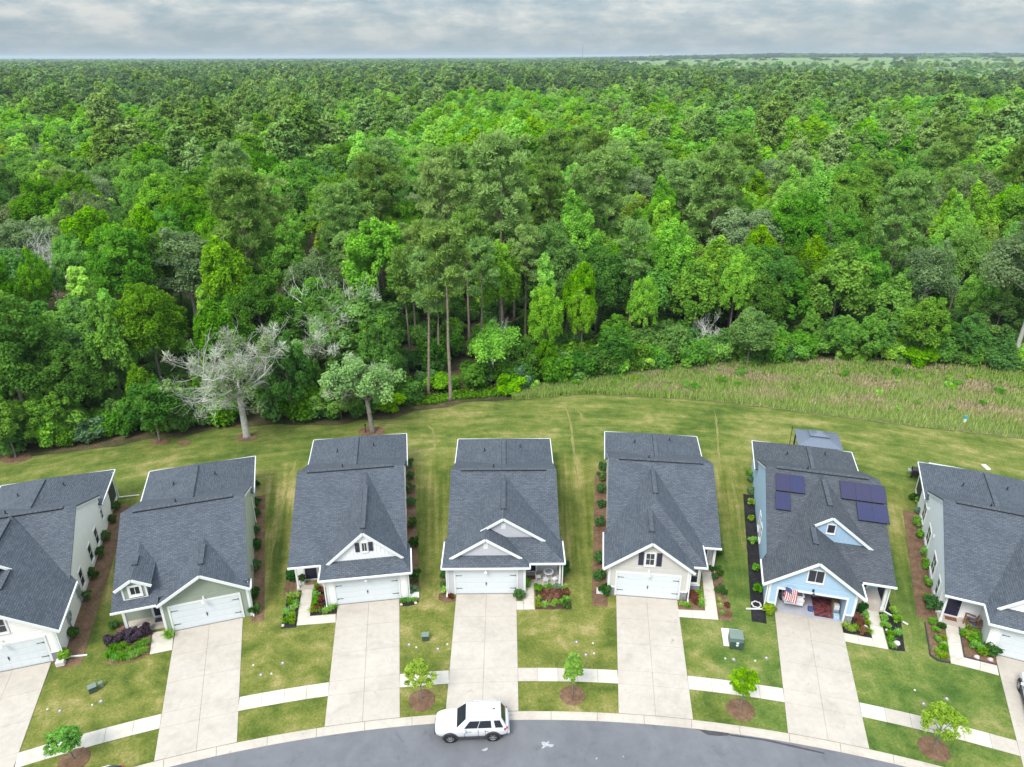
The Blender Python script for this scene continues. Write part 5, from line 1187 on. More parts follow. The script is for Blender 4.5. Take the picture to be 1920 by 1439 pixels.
# ================================================================== GARDEN PLANTS
def foliage_mesh(name, cen, rad, per, size, mat, seed, **kw):
    v, f, t = leaf_quads(np.random.default_rng(seed), cen, rad, per, size, **kw); return np_mesh(name, v, f, M[mat], t)
def bush_mesh(name, w, h, mat, seed, size=.07, per=90, n=9, **kw):
    r = np.random.default_rng(seed); cen = [(0, 0, h * .5)]; rad = [(w * .36, w * .36, h * .45)]
    for i in range(n):
        a = r.random() * 6.283; k = w * .5 * (.45 + .35 * r.random()); cen.append((k * math.cos(a), k * math.sin(a), h * (.25 + .55 * r.random()))); q = w * (.15 + .10 * r.random()); rad.append((q, q, q * .9))
    return foliage_mesh(name, cen, np.array(rad), per, size, mat, seed, **kw)
def tuft_mesh(name, w, h, mat, seed, n=90, bw=.022):
    r = np.random.default_rng(seed); vs, fs, ts = [], [], []
    for i in range(n):
        a = r.random() * 6.283; L_ = w * .5 * (.5 + .6 * r.random()); hh = h * (.6 + .5 * r.random()); dx, dy = math.cos(a), math.sin(a); px_, py_ = -dy * bw, dx * bw; b0 = r.normal(size=2) * w * .08; k = len(vs)
        for (t, z) in ((0, 0), (.35, .75), (.72, 1.0), (1.0, .72)):
            wdt = 1 - .75 * t; vs += [(b0[0] + dx * L_ * t + px_ * wdt, b0[1] + dy * L_ * t + py_ * wdt, hh * z), (b0[0] + dx * L_ * t - px_ * wdt, b0[1] + dy * L_ * t - py_ * wdt, hh * z)]
        fs += [(k, k + 2, k + 3, k + 1), (k + 2, k + 4, k + 5, k + 3), (k + 4, k + 6, k + 7, k + 5)]; ts += [r.random()] * 8
    return np_mesh(name, vs, fs, M[mat], ts)
PM = {'dark': [bush_mesh('shrub', .95, 1.0, 'shrub', 20 + i) for i in range(3)], 'round': [bush_mesh('shrub', .85, .7, 'shrub', 30 + i, .06) for i in range(2)],
      'green': [bush_mesh('shrub', .8, .6, 'leaf_mid', 40 + i, .07, 70) for i in range(2)], 'lime': [tuft_mesh('clump', .85, .42, 'lime', 50 + i) for i in range(3)],
      'daylily': [tuft_mesh('clump', .95, .5, 'leaf_mid', 60 + i, 130) for i in range(2)], 'purple': [bush_mesh('shrub', 1.05, .95, 'purple_leaf', 70 + i, .07, 100) for i in range(3)],
      'rust': [bush_mesh('shrub', .95, .55, 'rust_leaf', 80 + i, .07, 70) for i in range(3)], 'blue': [bush_mesh('shrub', .8, .6, 'blue_leaf', 90 + i, .07, 80) for i in range(2)],
      'bright': [bush_mesh('shrub', .75, .75, 'lime', 95 + i, .07, 90) for i in range(2)]}
WORDS = {'dark': 'dark green shrub', 'round': 'rounded green shrub', 'green': 'leafy green plant', 'lime': 'lime grassy clump', 'daylily': 'arching grassy clump', 'purple': 'dark purple shrub', 'rust': 'rusty brown plant', 'blue': 'blue green shrub', 'bright': 'bright green bush'}
ORD = ['nearest the street', 'second from the street', 'third from the street', 'fourth from the street', 'fifth from the street', 'sixth from the street', 'seventh from the street', 'eighth from the street', 'farthest from the street']
LEFT = ['leftmost', 'second from left', 'third from left', 'fourth from left', 'fifth from left', 'sixth from left', 'seventh from left', 'eighth from left', 'ninth from left', 'tenth from left', 'eleventh from left', 'twelfth from left']
pc = [0]
def plant(kind, pos, sc, label, group):
    pc[0] += 1; me = PM[kind][pc[0] % len(PM[kind])]
    o = link('shrub' if kind not in ('lime', 'daylily') else 'grassy_plant', me, None, (pos.x, pos.y, .03), random.random() * 6.28); s = sc * random.uniform(.9, 1.12); o.scale = (s, s, s * random.uniform(.9, 1.1)); tag(o, label, 'shrub' if kind not in ('lime', 'daylily') else 'plant', group)
def row(px, kind, sc, where, dy=5):
    px = sorted(px, key=lambda q: -q[1])
    for i, q in enumerate(px): plant(kind, P(q[0], q[1] + dy), sc, f'{WORDS[kind]} {ORD[i] if i < len(px) - 1 or i < 2 else ORD[-1]} along {where}', f'shrubs along {where}')
row([(219,952),(210.5,974),(200,1008),(189,1038),(177,1078),(163.6,1117.5),(138,1189)], 'dark', .95, 'the cream wall of the leftmost house')
row([(482,909),(482,943),(480.7,963.8),(480.7,995),(479.4,1026),(480.7,1062.8),(476.8,1114.9),(475.5,1146)], 'dark', 1.0, 'the right wall of the sage house')
row([(768,871),(768.5,892),(769.5,917),(771,944),(772.5,982),(775,1022),(779,1083)], 'dark', 1.05, "the white shuttered house's right wall")
row([(1128.8,878.6),(1127,896.8),(1126.5,920),(1127,947.6),(1124.4,982.8),(1123,1051.9),(1123,1081.8),(1131,1111.8)], 'dark', 1.05, 'the left wall of the greige house')
row([(1407,943),(1408.5,973),(1410,1015),(1417,1067),(1419.5,1106)], 'bright', .95, 'the left wall of the blue house')
row([(1716,978.6),(1719.5,983),(1724,1005),(1731,1037),(1733,1060),(1738,1095)], 'green', 1.15, "the rightmost house's left wall")
row([(833,1080),(834,1098)], 'dark', .8, 'the left corner of the lavender garage'); row([(1058,1066),(1058,1079)], 'dark', .9, 'the porch column of the lavender house', 3); row([(1347,1040),(1346,1033)], 'dark', .8, 'the right wall of the greige house', 3)
row([(546,1079),(547,1090)], 'dark', .9, 'the porch column of the white shuttered house', 0)
def group(items, where, sc=1.0):
    by = {}
    for k, x, y in items: by.setdefault(k, []).append((x, y))
    for k, l in by.items():
        l.sort()
        for i, q in enumerate(l): plant(k, P(*q), sc, f'{WORDS[k]} in {where}' if len(l) == 1 else f'{WORDS[k]} {LEFT[i] if i < len(l) - 1 else "rightmost"} in {where}', f'plants in {where}')
def C(org, s, lst): return [(k, org[0] + x / s, org[1] + y / s) for k, x, y in lst]
group(C((0,1080), 3.84, [('purple',790,480),('purple',850,470),('purple',910,445),('purple',960,425),('purple',1010,440),('purple',1050,415),('purple',800,505),('purple',940,465),('purple',1000,455),('daylily',815,535),('daylily',885,520),('daylily',940,550),('daylily',1000,510),('daylily',1045,495),('daylily',790,585),('daylily',850,580),('daylily',825,605),('daylily',890,598),('daylily',940,588),('daylily',985,575),('daylily',1035,550)]), 'the bed before the sage house', .84)
group(C((0,1080), 3.84, [('daylily',1215,440)]), 'the corner of the sage garage', 1.25); group(C((0,1080), 3.84, [('dark',820,375)]), 'the straw by the sage porch column', .9); group(C((0,1080), 3.84, [('bright',470,600)]), 'the straw at the leftmost garage corner', 1.1)
group(C((440,1080), 3.556, [('lime',370,135),('lime',410,138),('lime',370,180),('lime',405,185),('lime',395,220),('lime',345,250),('lime',385,270),('lime',340,305),('lime',385,315)]), 'the black bed left of the white walkway', .9)
group(C((440,1080), 3.556, [('green',545,95),('rust',570,110),('green',540,140),('rust',575,165),('green',535,190),('rust',553,222),('lime',520,238),('lime',550,235),('lime',605,242),('lime',635,232),('lime',660,218)]), 'the bed left of the white garage', .9)
group(C((440,1080), 3.556, [('daylily',1120,178),('daylily',1160,172),('daylily',1198,170)]), 'the small black bed right of the white garage', .7); group(C((440,1080), 3.556, [('blue',1190,105)]), 'the straw at the white garage corner', 1.0)
group(C((440,1080), 3.556, [('bright',1405,115)]), 'the straw left of the lavender garage', 1.0); group(C((440,1080), 3.556, [('rust',1440,150)]), 'the straw at the lavender garage corner', .6)
group(C((800,790), 3.838, [('green',800,1215),('green',870,1212),('blue',940,1210),('lime',992,1205),('rust',840,1245),('rust',885,1250),('rust',955,1255),('rust',990,1245),('rust',880,1285),('rust',930,1280),('rust',855,1270),('lime',800,1290),('lime',800,1335),('lime',850,1335),('lime',905,1330),('lime',925,1310),('lime',965,1315),('green',1005,1300),('round',1000,1340)]), 'the brown bed before the lavender porch', .85)
group(C((800,790), 3.838, [('bright',708,1185)]), 'the porch corner beside the navy door', 1.1); group(C((800,790), 3.838, [('round',665,1272)]), 'the corner of the lavender garage', 1.05)
group(C((1080,790), 3.5975, [('lime',705,1240),('lime',735,1250),('lime',755,1258),('rust',790,1190),('green',822,1170),('lime',836,1195),('lime',840,1222),('rust',800,1232),('rust',790,1215),('lime',842,1252)]), 'the bed right of the greige garage', .8)
group(C((1080,790), 3.5975, [('dark',915,1020),('dark',957,1012),('dark',968,1052),('dark',930,1070),('round',948,1155),('dark',990,1175),('lime',962,1215),('rust',1015,1255),('lime',968,1257),('lime',985,1305),('rust',1025,1315),('round',978,1130)]), 'the straw right of the greige walkway', .6)
group(C((1370,800), 3.3475, [('bright',235,1170)]), 'the black mulch at the blue garage corner', 1.3); group([('green',1405,893),('blue',1407,925),('blue',1408,905)], "the blue house's rear left bed", 1.0); group([('blue',1423,1108)], 'the black mulch near the hose', .6)
group(C((1370,800), 3.3475, [('lime',725,1270),('lime',750,1290),('lime',775,1280),('dark',822,1160),('green',838,1200),('rust',798,1215),('lime',850,1245),('rust',820,1300),('rust',806,1250),('lime',864,1300)]), 'the black bed right of the blue garage', .9)
group(C((1370,800), 3.3475, [('green',960,1220),('bright',1012,1175),('bright',1035,1235),('green',968,1265),('lime',995,1312),('lime',1045,1312),('lime',998,1350),('lime',1010,1392)]), 'the bed right of the blue house walkway', .9)
group(C((1640,840), 3.2714, [('round',235,325),('green',280,310),('blue',262,405),('bright',265,345)]), "the rightmost house's rear bed", 1.0); group(C((1640,840), 3.2714, [('green',330,950),('dark',345,1000)]), 'the porch side bed of the rightmost house', 1.3)
group(C((1640,840), 3.2714, [('green',352,1085),('round',405,1108),('green',370,1132),('lime',415,1182),('green',378,1192),('lime',420,1222),('lime',380,1255),('green',410,1252),('lime',428,1292),('lime',390,1292)]), 'the left edged bed at right', .8)
group(C((1640,840), 3.2714, [('green',545,1158),('green',592,1138),('bright',575,1175),('green',612,1170),('bright',603,1205),('green',622,1245),('green',660,1275),('dark',720,1285),('dark',690,1272)]), 'the right edged bed at right', 1.0)
# street trees
def street_tree(i, px, H, W, mat, label, seed, n=34):
    r = np.random.default_rng(seed); c = P(*px); root = empty('street_tree', (c.x, c.y, 0.03), random.random() * 6, label, 'tree', 'young street trees along the kerb')
    cen, (v, f, t) = crown_broad(r, H, W, .28, n * 3, 80, .058, .45, .8, (.07, .07))
    link('crown', np_mesh('crown', v, f, M[mat], t), root); trunk_mb(r, H, .055, cen, 14, .01, .9, .35).build('trunk', M['bark_grey'], root, smooth=True)
SL = ['dense mid green young street tree at the bottom left', 'bright green young street tree left of the white suv', 'narrow lime green young street tree right of the white suv', 'bright green spreading street tree near the transformer box', 'open yellow green young street tree at the bottom right']
for i, (px, H, W, mt) in enumerate(zip(TREE_PX, (3.0, 3.9, 3.9, 3.8, 3.9), (2.3, 2.0, 1.6, 2.1, 2.5), ('leaf_mid', 'lime', 'lime', 'leaf_bright', 'leaf_yellow'))): street_tree(i, px, H, W, mt, SL[i], 300 + i, 30 if i < 4 else 24)

# ================================================================== WOODS
EDGE = [(-130, 52), (-90, 59), (-75, 63), (-56, 67.5), (-48, 69.4), (-40.7, 72.2), (-31.3, 75.5), (-20, 75.6), (-13, 78), (-7.4, 81), (1.4, 82.5), (9.9, 86.4), (17.4, 89), (29, 91.6), (40.6, 92.4), (55, 91.4), (70, 89), (90, 84), (140, 74)]
FRONT = [(-10, 79.0), (-4, 80.4), (1.35, 80.8), (9.6, 82.4), (16.3, 81.5), (26.1, 80), (35.1, 77.1), (46.4, 73.6), (58, 70.4), (75, 65), (110, 55)]
def interp(tab, x): return float(np.interp(x, [q[0] for q in tab], [q[1] for q in tab]))
edge = lambda x: interp(EDGE, x)
def proj(p):
    dz = p[2] - CAMH; w = p[1] * _c - dz * _s
    return (CX + FPX * p[0] / w, CY + FPX * (-dz * _c - p[1] * _s) / w) if w > 1 else (-9999, 0)
xs = np.linspace(-130, 140, 136)
b = MB(); vs = [(x, edge(x) - (1.5 if x < 2 else .6) + .7 * math.sin(x * 1.7) * math.sin(x * .61), 0) for x in xs] + [(x * 3.2, 420, 0) for x in xs]; n = len(xs)
b.add(vs, [(i, i + 1, n + i + 1, n + i) for i in range(n - 1)]); b.build('forest_floor', M['litter'], None, (0, 0, .03))['kind'] = 'structure'
xs = np.linspace(1, 110, 100)
b = MB(); vs = [(x, interp(FRONT, x) + .12 * math.sin(x * 2.1), 0) for x in xs] + [(x, edge(x) + 1.0, 0) for x in xs]; n = len(xs)
b.add(vs, [(i, i + 1, n + i + 1, n + i) for i in range(n - 1)]); b.build('meadow', M['meadow'], None, (0, 0, .05))['kind'] = 'structure'
# tall grass of the meadow: real blades, green and dry
def blades(name, n, seed, mat, keep, h0, h1, w):
    r = np.random.default_rng(seed); x = r.uniform(0, 100, n * 3); e = np.array([edge(q) for q in x]); f = np.array([interp(FRONT, q) for q in x])
    y = f + (e + .8 - f) * r.random(n * 3); patch = np.sin(x * .45 + 1.3 * np.sin(y * .5)) + np.sin(y * .9 + x * .13) + r.normal(size=n * 3) * .6; fr = (y - f) / (e - f + .1)
    k = np.where(keep(patch, fr, x))[0][:n]; x, y = x[k], y[k]; m = len(k)
    a = r.random(m) * 6.283; h = h0 + (h1 - h0) * r.random(m); ln = .35 * h * r.random(m); d = np.stack([np.cos(a), np.sin(a), 0 * a], 1); s = np.stack([-np.sin(a), np.cos(a), 0 * a], 1) * w
    p = np.stack([x, y, 0 * x], 1); t1 = p + d * ln[:, None] * .4 + np.array([0, 0, 1]) * (h * .6)[:, None]; t2 = p + d * ln[:, None] + np.array([0, 0, 1]) * h[:, None]
    v = np.stack([p - s, p + s, t1 + s * .8, t1 - s * .8, t2 + s * .15, t2 - s * .15], 1).reshape(-1, 3); b0 = np.arange(m) * 6
    q = np.concatenate([np.stack([b0, b0 + 1, b0 + 2, b0 + 3], 1), np.stack([b0 + 3, b0 + 2, b0 + 4, b0 + 5], 1)])
    o = link(name, np_mesh(name, v, q, M[mat], np.repeat(r.random(m), 6)), None, (0, 0, .04)); tag(o, kind='stuff')
blades('meadow_grass', 60000, 5, 'grass_leaf', lambda p, f, x: (p < .75) | (f < .3) | (x < 16), .25, .85, .035)
blades('dry_meadow_grass', 40000, 6, 'straw_leaf', lambda p, f, x: (p > .25) & (f > .18) & (x > 14), .2, .6, .05)
# weeds along the mown edge on the left
r = np.random.default_rng(9); m = 9000; x = np.where(r.random(m) < .72, r.uniform(-100, 3, m), r.uniform(3, 95, m)); y = np.array([edge(q) for q in x]) + np.abs(r.normal(size=m)) * 1.6 - .4 - np.where(x > 3, 1, 0) * np.abs(r.normal(size=m)) * 5; y = np.maximum(y, np.array([interp(FRONT, q) for q in x]) + .3)
v, f, t = leaf_quads(r, np.stack([x, y, .18 + .15 * r.random(m)], 1), np.full(m, .22), 4, .13, up=.3); tag(link('edge_weeds', np_mesh('edge_weeds', v, f, M['leaf_mid'], t)), kind='stuff')

# ---- tree kinds: (crown meshes, trunk meshes, H)
KIND = {}
def add_kind(key, nvar, H, make, barkmat, leafmat, r0, nl, frac, lean=.015, limb=.16):
    KIND[key] = []
    for i in range(nvar):
        rg = np.random.default_rng(1000 + hash_(key) * 17 + i); cen, (v, f, t) = make(rg)
        KIND[key].append((np_mesh('crown', v, f, M[leafmat], t), trunk_mb(rg, H, r0, cen, nl, lean, frac, limb).mesh('trunk', M[barkmat], smooth=True), H))
def hash_(s): return sum(ord(c) * (i + 3) for i, c in enumerate(s)) % 997
add_kind('mid', 3, 19, lambda g: crown_broad(g, 19, 10.4, .24, 190, 150, .135, .05, .6, (.06, .065), .95), 'bark_grey', 'leaf_mid', .26, 16, .85)
add_kind('bright', 3, 19, lambda g: crown_broad(g, 19, 9.2, .2, 170, 150, .135, .25, .9, (.055, .06), 1.5), 'bark_grey', 'leaf_bright', .24, 14, .9)
add_kind('yellow', 2, 17, lambda g: crown_broad(g, 17, 7.6, .18, 150, 140, .13, .35, .9, (.06, .06), 1.5), 'bark_grey', 'leaf_yellow', .20, 12, .9)
add_kind('dark', 3, 16, lambda g: crown_broad(g, 16, 11.0, .18, 190, 160, .13, .0, .55, (.06, .065), .85), 'bark_grey', 'leaf_dark', .34, 18, .75)
add_kind('grey', 2, 17, lambda g: crown_broad(g, 17, 10.0, .28, 105, 170, .13, .05, .7), 'bark_pale', 'leaf_grey', .30, 26, .85, .02, .3)
add_kind('pine', 4, 23, lambda g: crown_pine(g, 23, 9.2, .45, 36, 125, .27, 4), 'bark_pine', 'needles', .27, 26, .97, .012, .22)
add_kind('tallpine', 2, 22, lambda g: crown_pine(g, 22, 6.4, .60, 19, 125, .27, 4), 'bark_pine', 'needles', .25, 18, .98, .01, .24)
add_kind('column', 2, 14, lambda g: crown_column(g, 14, 4.4, .12, 60, 170, .17), 'bark_grey', 'leaf_bright', .14, 10, .9)
add_kind('small', 3, 9, lambda g: crown_broad(g, 9, 5.4, .06, 120, 140, .11, .2, .8, (.06, .07), 1.3), 'bark_grey', 'leaf_mid', .11, 12, .85)
add_kind('smalldark', 2, 9, lambda g: crown_broad(g, 9, 5.9, .04, 95, 180, .115, .05, .6), 'bark_grey', 'leaf_dark', .12, 10, .85)
BUSH = {'bush': [bush_mesh('foliage', 3.0, 2.6, 'leaf_mid', 500 + i, .12, 190, 20) for i in range(3)], 'bushdark': [bush_mesh('foliage', 3.2, 3.0, 'leaf_dark', 510 + i, .12, 190, 20) for i in range(2)], 'bushlime': [bush_mesh('foliage', 2.6, 2.6, 'leaf_bright', 520 + i, .12, 190, 18) for i in range(2)], 'bushblue': [bush_mesh('foliage', 3.0, 2.8, 'blue_leaf', 530, .17, 150, 14)]}
NAMES = {'mid': 'broadleaf_tree', 'bright': 'broadleaf_tree', 'yellow': 'broadleaf_tree', 'dark': 'oak_tree', 'grey': 'oak_tree', 'pine': 'pine_tree', 'tallpine': 'pine_tree', 'column': 'broadleaf_tree', 'small': 'broadleaf_tree', 'smalldark': 'broadleaf_tree'}
TW = {'mid': 'mid green broadleaf tree', 'bright': 'bright green broadleaf tree', 'yellow': 'yellow green broadleaf tree', 'dark': 'dark spreading oak', 'grey': 'grey green oak', 'pine': 'tall pine', 'tallpine': 'tall thin pine', 'column': 'narrow bright green tree', 'small': 'small mid green tree', 'smalldark': 'small dark green tree'}
tree_n = [0]; placed = []
def tree(key, pos, H, W=None, label=None, grp=None, lean=0.0, leandir=0.0, var=None, rz=None):
    cm, tm, h0 = KIND[key][(tree_n[0] if var is None else var) % len(KIND[key])]; tree_n[0] += 1
    root = empty(NAMES[key], (pos[0], pos[1], 0), random.random() * 6.28 if rz is None else rz, label, 'tree', grp)
    s = H / h0; w = s if W is None else W; root.scale = (w, w, s)
    if lean: root.rotation_euler = (Matrix.Rotation(lean, 4, Vector((-math.sin(leandir), math.cos(leandir), 0))) @ Matrix.Rotation(random.random() * 6.28, 4, 'Z')).to_euler()
    link('trunk', tm, root); link('crown', cm, root); placed.append((pos[0], pos[1], 2.2)); return root
def htop(px, py, d):
    "height whose image row is py at ground distance d"
    v = (py - CY) / FPX; return CAMH - d * (_s + v * _c) / (_c - v * _s)
def hero(key, bx, by, ty, label, W=None, **kw):
    p = P(bx, by); return tree(key, (p.x, p.y), htop(bx, ty, p.y), W, label, 'trees standing out of the woods', **kw)
hero('tallpine', 845, 752, 425, 'tall straight pine with a bare trunk at the centre of the woodland edge', .95, var=0)
hero('tallpine', 803, 742, 468, 'leaning tall pine just left of the straight edge pine', .8, lean=.06, leandir=0.25, var=1)
hero('tallpine', 770, 690, 470, 'thin pine left of all the tall edge pines', .7, var=0)
hero('tallpine', 826, 700, 500, 'thin bare trunked pine between the leaning and straight pines', .7, var=0)
hero('tallpine', 780, 640, 430, 'slender pine left of the leaning edge pine', .8, var=1); hero('tallpine', 807, 650, 420, 'slender pine standing behind the leaning edge pine', .8, var=0); hero('tallpine', 880, 640, 400, 'tall pine behind the straight edge pine', .9, var=1)
hero('tallpine', 668, 640, 440, 'tall thin pine left of the bright maple', .8, var=1); hero('tallpine', 905, 690, 455, 'thin pine right of the straight edge pine', .75, var=0); hero('tallpine', 985, 650, 430, 'tall thin pine right of the centre pines', .8, var=1); hero('tallpine', 1178, 640, 420, 'tall thin pine right of the broad grey pine', .8, var=0)
hero('pine', 942, 612, 262, 'big pine behind the centre whose crown overlaps the far canopy', 1.25, var=0)
hero('pine', 1118, 575, 288, 'broad pine right of the centre with grey green crown', 1.15, var=1)
hero('pine', 527, 607, 338, 'large grey green pine with slanted trunk above the sage house', 1.15, lean=.05, leandir=math.pi, var=2)
hero('pine', 1322, 560, 285, 'tall dark pine rising above its neighbours right of the centre', 1.1, var=3)
hero('pine', 720, 560, 300, 'pine behind the bright maple left of the centre', 1.0, var=1)
hero('bright', 720, 652, 380, 'big bright yellow green maple left of the tall edge pines', 1.1, var=0)
hero('bright', 938, 660, 437, 'bright green tree just right of the tall edge pines', .85, var=1)
hero('column', 1225, 600, 385, 'tall narrow bright green tree at right of the centre', 1.15, var=0)
hero('bright', 1332, 622, 440, 'layered bright green tree above the meadow', 1.0, var=2); hero('bright', 1412, 610, 405, 'bright green tree right of the layered one', .85, var=0)
hero('column', 246, 742, 545, 'slim yellow green tree in the dark gap at left', .8, var=1); hero('column', 1018, 680, 480, 'slim bright tree in the clearing right of the pines', .8, var=1)
hero('dark', 62, 812, 545, 'massive dark green oak at the left edge of the woods', 1.05, var=0); hero('dark', 150, 800, 640, 'dark green oak right of the massive left edge oak', .8, var=1)
hero('smalldark', 551, 792, 615, 'dark green small tree right of the dead grey oak', .85, var=0); hero('smalldark', 300, 826, 690, 'dark green round tree left of the dead grey oak', 1.0, var=1)
hero('small', 640, 785, 690, 'bushy green tree behind the leaning lawn tree', 1.05, var=0); hero('smalldark', 720, 760, 600, 'dark leafy tree behind the leaning pine foot', .9, var=0)
hero('grey', 1760, 545, 300, 'leaning forked grey trunked oak at right', 1.0, lean=.10, leandir=0.0, var=0); hero('grey', 1706, 525, 330, 'forked grey trunked oak left of the leaning one', .85, var=1)
hero('grey', 1895, 690, 385, 'pale grey green oak at the right edge of the woods', 1.15, var=0); hero('small', 1670, 640, 490, 'silvery green small tree right of the meadow centre', .9, var=1)
hero('smalldark', 1400, 690, 560, 'dark bushy tree behind the meadow grass', 1.1, var=1); hero('small', 1720, 690, 550, 'wide green tree behind the right part of the meadow', 1.2, var=2)
hero('small', 30, 858, 735, 'pale green small tree in straw at the left lawn corner', .9, var=0)
# dead and mossy trees
def dead(px, H, r0, spread, label, seed, moss, green, mat='bark_pale', nmain=6, name='dead_tree', start=.35, moss_n=70, green_n=40, gm='leaf_grey', depth=4, kn=4, rz=0.0):
    r = np.random.default_rng(seed); c = P(*px); root = empty(name, (c.x, c.y, 0), rz, label, 'tree', 'pale weathered trees at the woodland edge')
    bb = dead_tree_mb(r, H, r0, spread, depth, start, nmain, kn); tips = np.array(bb.tips); bb.build('trunk', M[mat], root, smooth=True)
    if moss: k = tips[r.permutation(len(tips))[:moss_n]]; v, f, t = leaf_quads(r, k, np.full(len(k), .75), 70, .20, elong=1.6, needle=True, width=.12); link('moss', np_mesh('moss', v, f, M['moss'], t), root)
    if green: k = tips[r.permutation(len(tips))[:green_n]]; v, f, t = leaf_quads(r, k, np.full(len(k), .9), 110, .13); link('crown', np_mesh('crown', v, f, M[gm], t), root)
    placed.append((c.x, c.y, 3.5)); return root
dead((463,819), 16.5, .36, 5.9, 'large weathered grey oak with pale mossy limbs standing on the lawn edge', 99, True, True, moss_n=60, green_n=26, start=.37, nmain=7, gm='leaf_grey', kn=4, mat='weathered')
dead((628,748), 14.5, .20, 4.6, 'pale bare crowned oak behind the leaning lawn tree', 42, True, True, moss_n=24, green_n=14, start=.5, nmain=6, depth=4, kn=3, gm='leaf_pale')
dead((699,811), 11.0, .28, 3.5, 'leaning lawn tree with grey green crown behind the white shuttered house', 43, True, True, green_n=75, moss_n=10, start=.40, nmain=7, gm='leaf_pale', mat='bark_grey', name='oak_tree').rotation_euler = (0, -.10, 0)
dead((1257,572), 13.5, .14, 3.2, 'thin pale dead snag right of the centre', 44, False, False, mat='twig', nmain=5, start=.45, depth=3); dead((1545,600), 13.5, .15, 3.4, 'pale bare branched snag above the meadow', 45, False, False, mat='twig', nmain=6, start=.45, depth=3)
dead((1330,660), 6.5, .10, 2.6, 'short bleached dead sapling behind the meadow', 46, False, False, mat='twig', nmain=6, start=.3, depth=4); dead((932,722), 9.0, .11, 3.0, 'slender white trunked birch leaning left at the woodland edge', 47, False, True, mat='twig', nmain=6, start=.55, green_n=46, gm='leaf_bright', depth=3, name='birch_tree').rotation_euler = (0, -.13, 0)
dead((120,600), 15.0, .2, 4.0, 'bare twiggy crown rising from the dark oak at left', 48, False, False, mat='twig', nmain=6, start=.6, depth=4); dead((1585,560), 12.0, .16, 3.0, 'grey bare trunk in the shade right of the meadow snag', 49, False, False, mat='bark_pale', nmain=4, start=.6, depth=3)
dead((160,470), 19.0, .2, 4.5, 'pale bare crown among green treetops at left', 50, False, True, mat='twig', nmain=7, start=.6, green_n=30); dead((880,470), 20.0, .2, 4.0, 'whitish bare treetop showing above the bright canopy', 51, False, False, mat='twig', nmain=7, start=.65)

# ---- fill: random trees sorted by distance; the nearest stand as things, the rest as far woods
rg = np.random.default_rng(77)
ZONES = [(-400, 'behind the leftmost house'), (-38, 'behind the sage house'), (-19, 'behind the white shuttered house'), (-6, 'behind the lavender house'), (8, 'behind the greige house'), (22, 'behind the blue house'), (40, 'behind the rightmost house')]
def zone(x, d):
    q = x * 70.0 / max(d, 60)
    z = [n for a, n in ZONES if q >= a][-1]; return z
def inview(x, y, H, mx=170):
    a = proj((x, y, H)); c = proj((x, y, 0)); return -mx < a[0] < 1920 + mx and a[1] < 1500
def clear(x, y, r_):
    for a, c, q in placed:
        if (a - x) ** 2 + (c - y) ** 2 < (r_ * .5 + q) ** 2 * .55: return False
    return True
cand = []
def spread(n, y0f, y1f, rmin, keyf, Hf, lim=99999):
    out = 0; tries = 0
    while out < n and tries < n * 14:
        tries += 1; d = math.sqrt(rg.uniform(60 ** 2, lim ** 2)); x = rg.uniform(-.95, .95) * d
        y = d
        e = edge(x); 
        if not (e + y0f < y < e + y1f): continue
        key = keyf(x, y - e); H = Hf(key)
        if not inview(x, y, H) or not clear(x, y, rmin): continue
        if 735 < proj((x, y, 0))[0] < 985 and y < 104:
            if H > 9: continue
            H = min(H, 4.5)
        placed.append((x, y, rmin * .5)); cand.append((y, x, key, H)); out += 1
pick = lambda ks, ws: ks[int(np.searchsorted(np.cumsum(ws) / sum(ws), rg.random()))]
spread(48, .8, 7, 3.0, lambda x, q: pick(['small', 'smalldark', 'column'], [5, 3, .8]), lambda k: rg.uniform(4.0, 8.5), 112)
spread(60, 5, 18, 3.6, lambda x, q: pick(['small', 'smalldark', 'mid', 'bright', 'column', 'dark'], [3, 3, 3, 2, 1, 2]), lambda k: rg.uniform(10, 16), 122)
def midk(x, q):
    if x < -12: return pick(['mid', 'bright', 'yellow', 'dark', 'grey', 'pine'], [4.5, 3.0, .8, 3.2, 1.0, .9])
    if x < 25: return pick(['mid', 'bright', 'yellow', 'dark', 'grey', 'pine'], [3.5, 3.2, 1.0, 1.6, .6, 2.2])
    return pick(['mid', 'bright', 'yellow', 'dark', 'grey', 'pine'], [4.5, 2.8, .6, 2.2, 1.6, 1.2])
HF = {'mid': (14, 22), 'bright': (15, 23), 'yellow': (14, 21), 'dark': (13, 20), 'grey': (14, 20), 'pine': (19, 26), 'small': (8, 10), 'smalldark': (8, 10), 'column': (10, 15)}
spread(330, 9, 400, 4.6, midk, lambda k: rg.uniform(*HF[k]), 190)
cand.sort(key=lambda q: q[0]); budget = 300 - tree_n[0] - 26
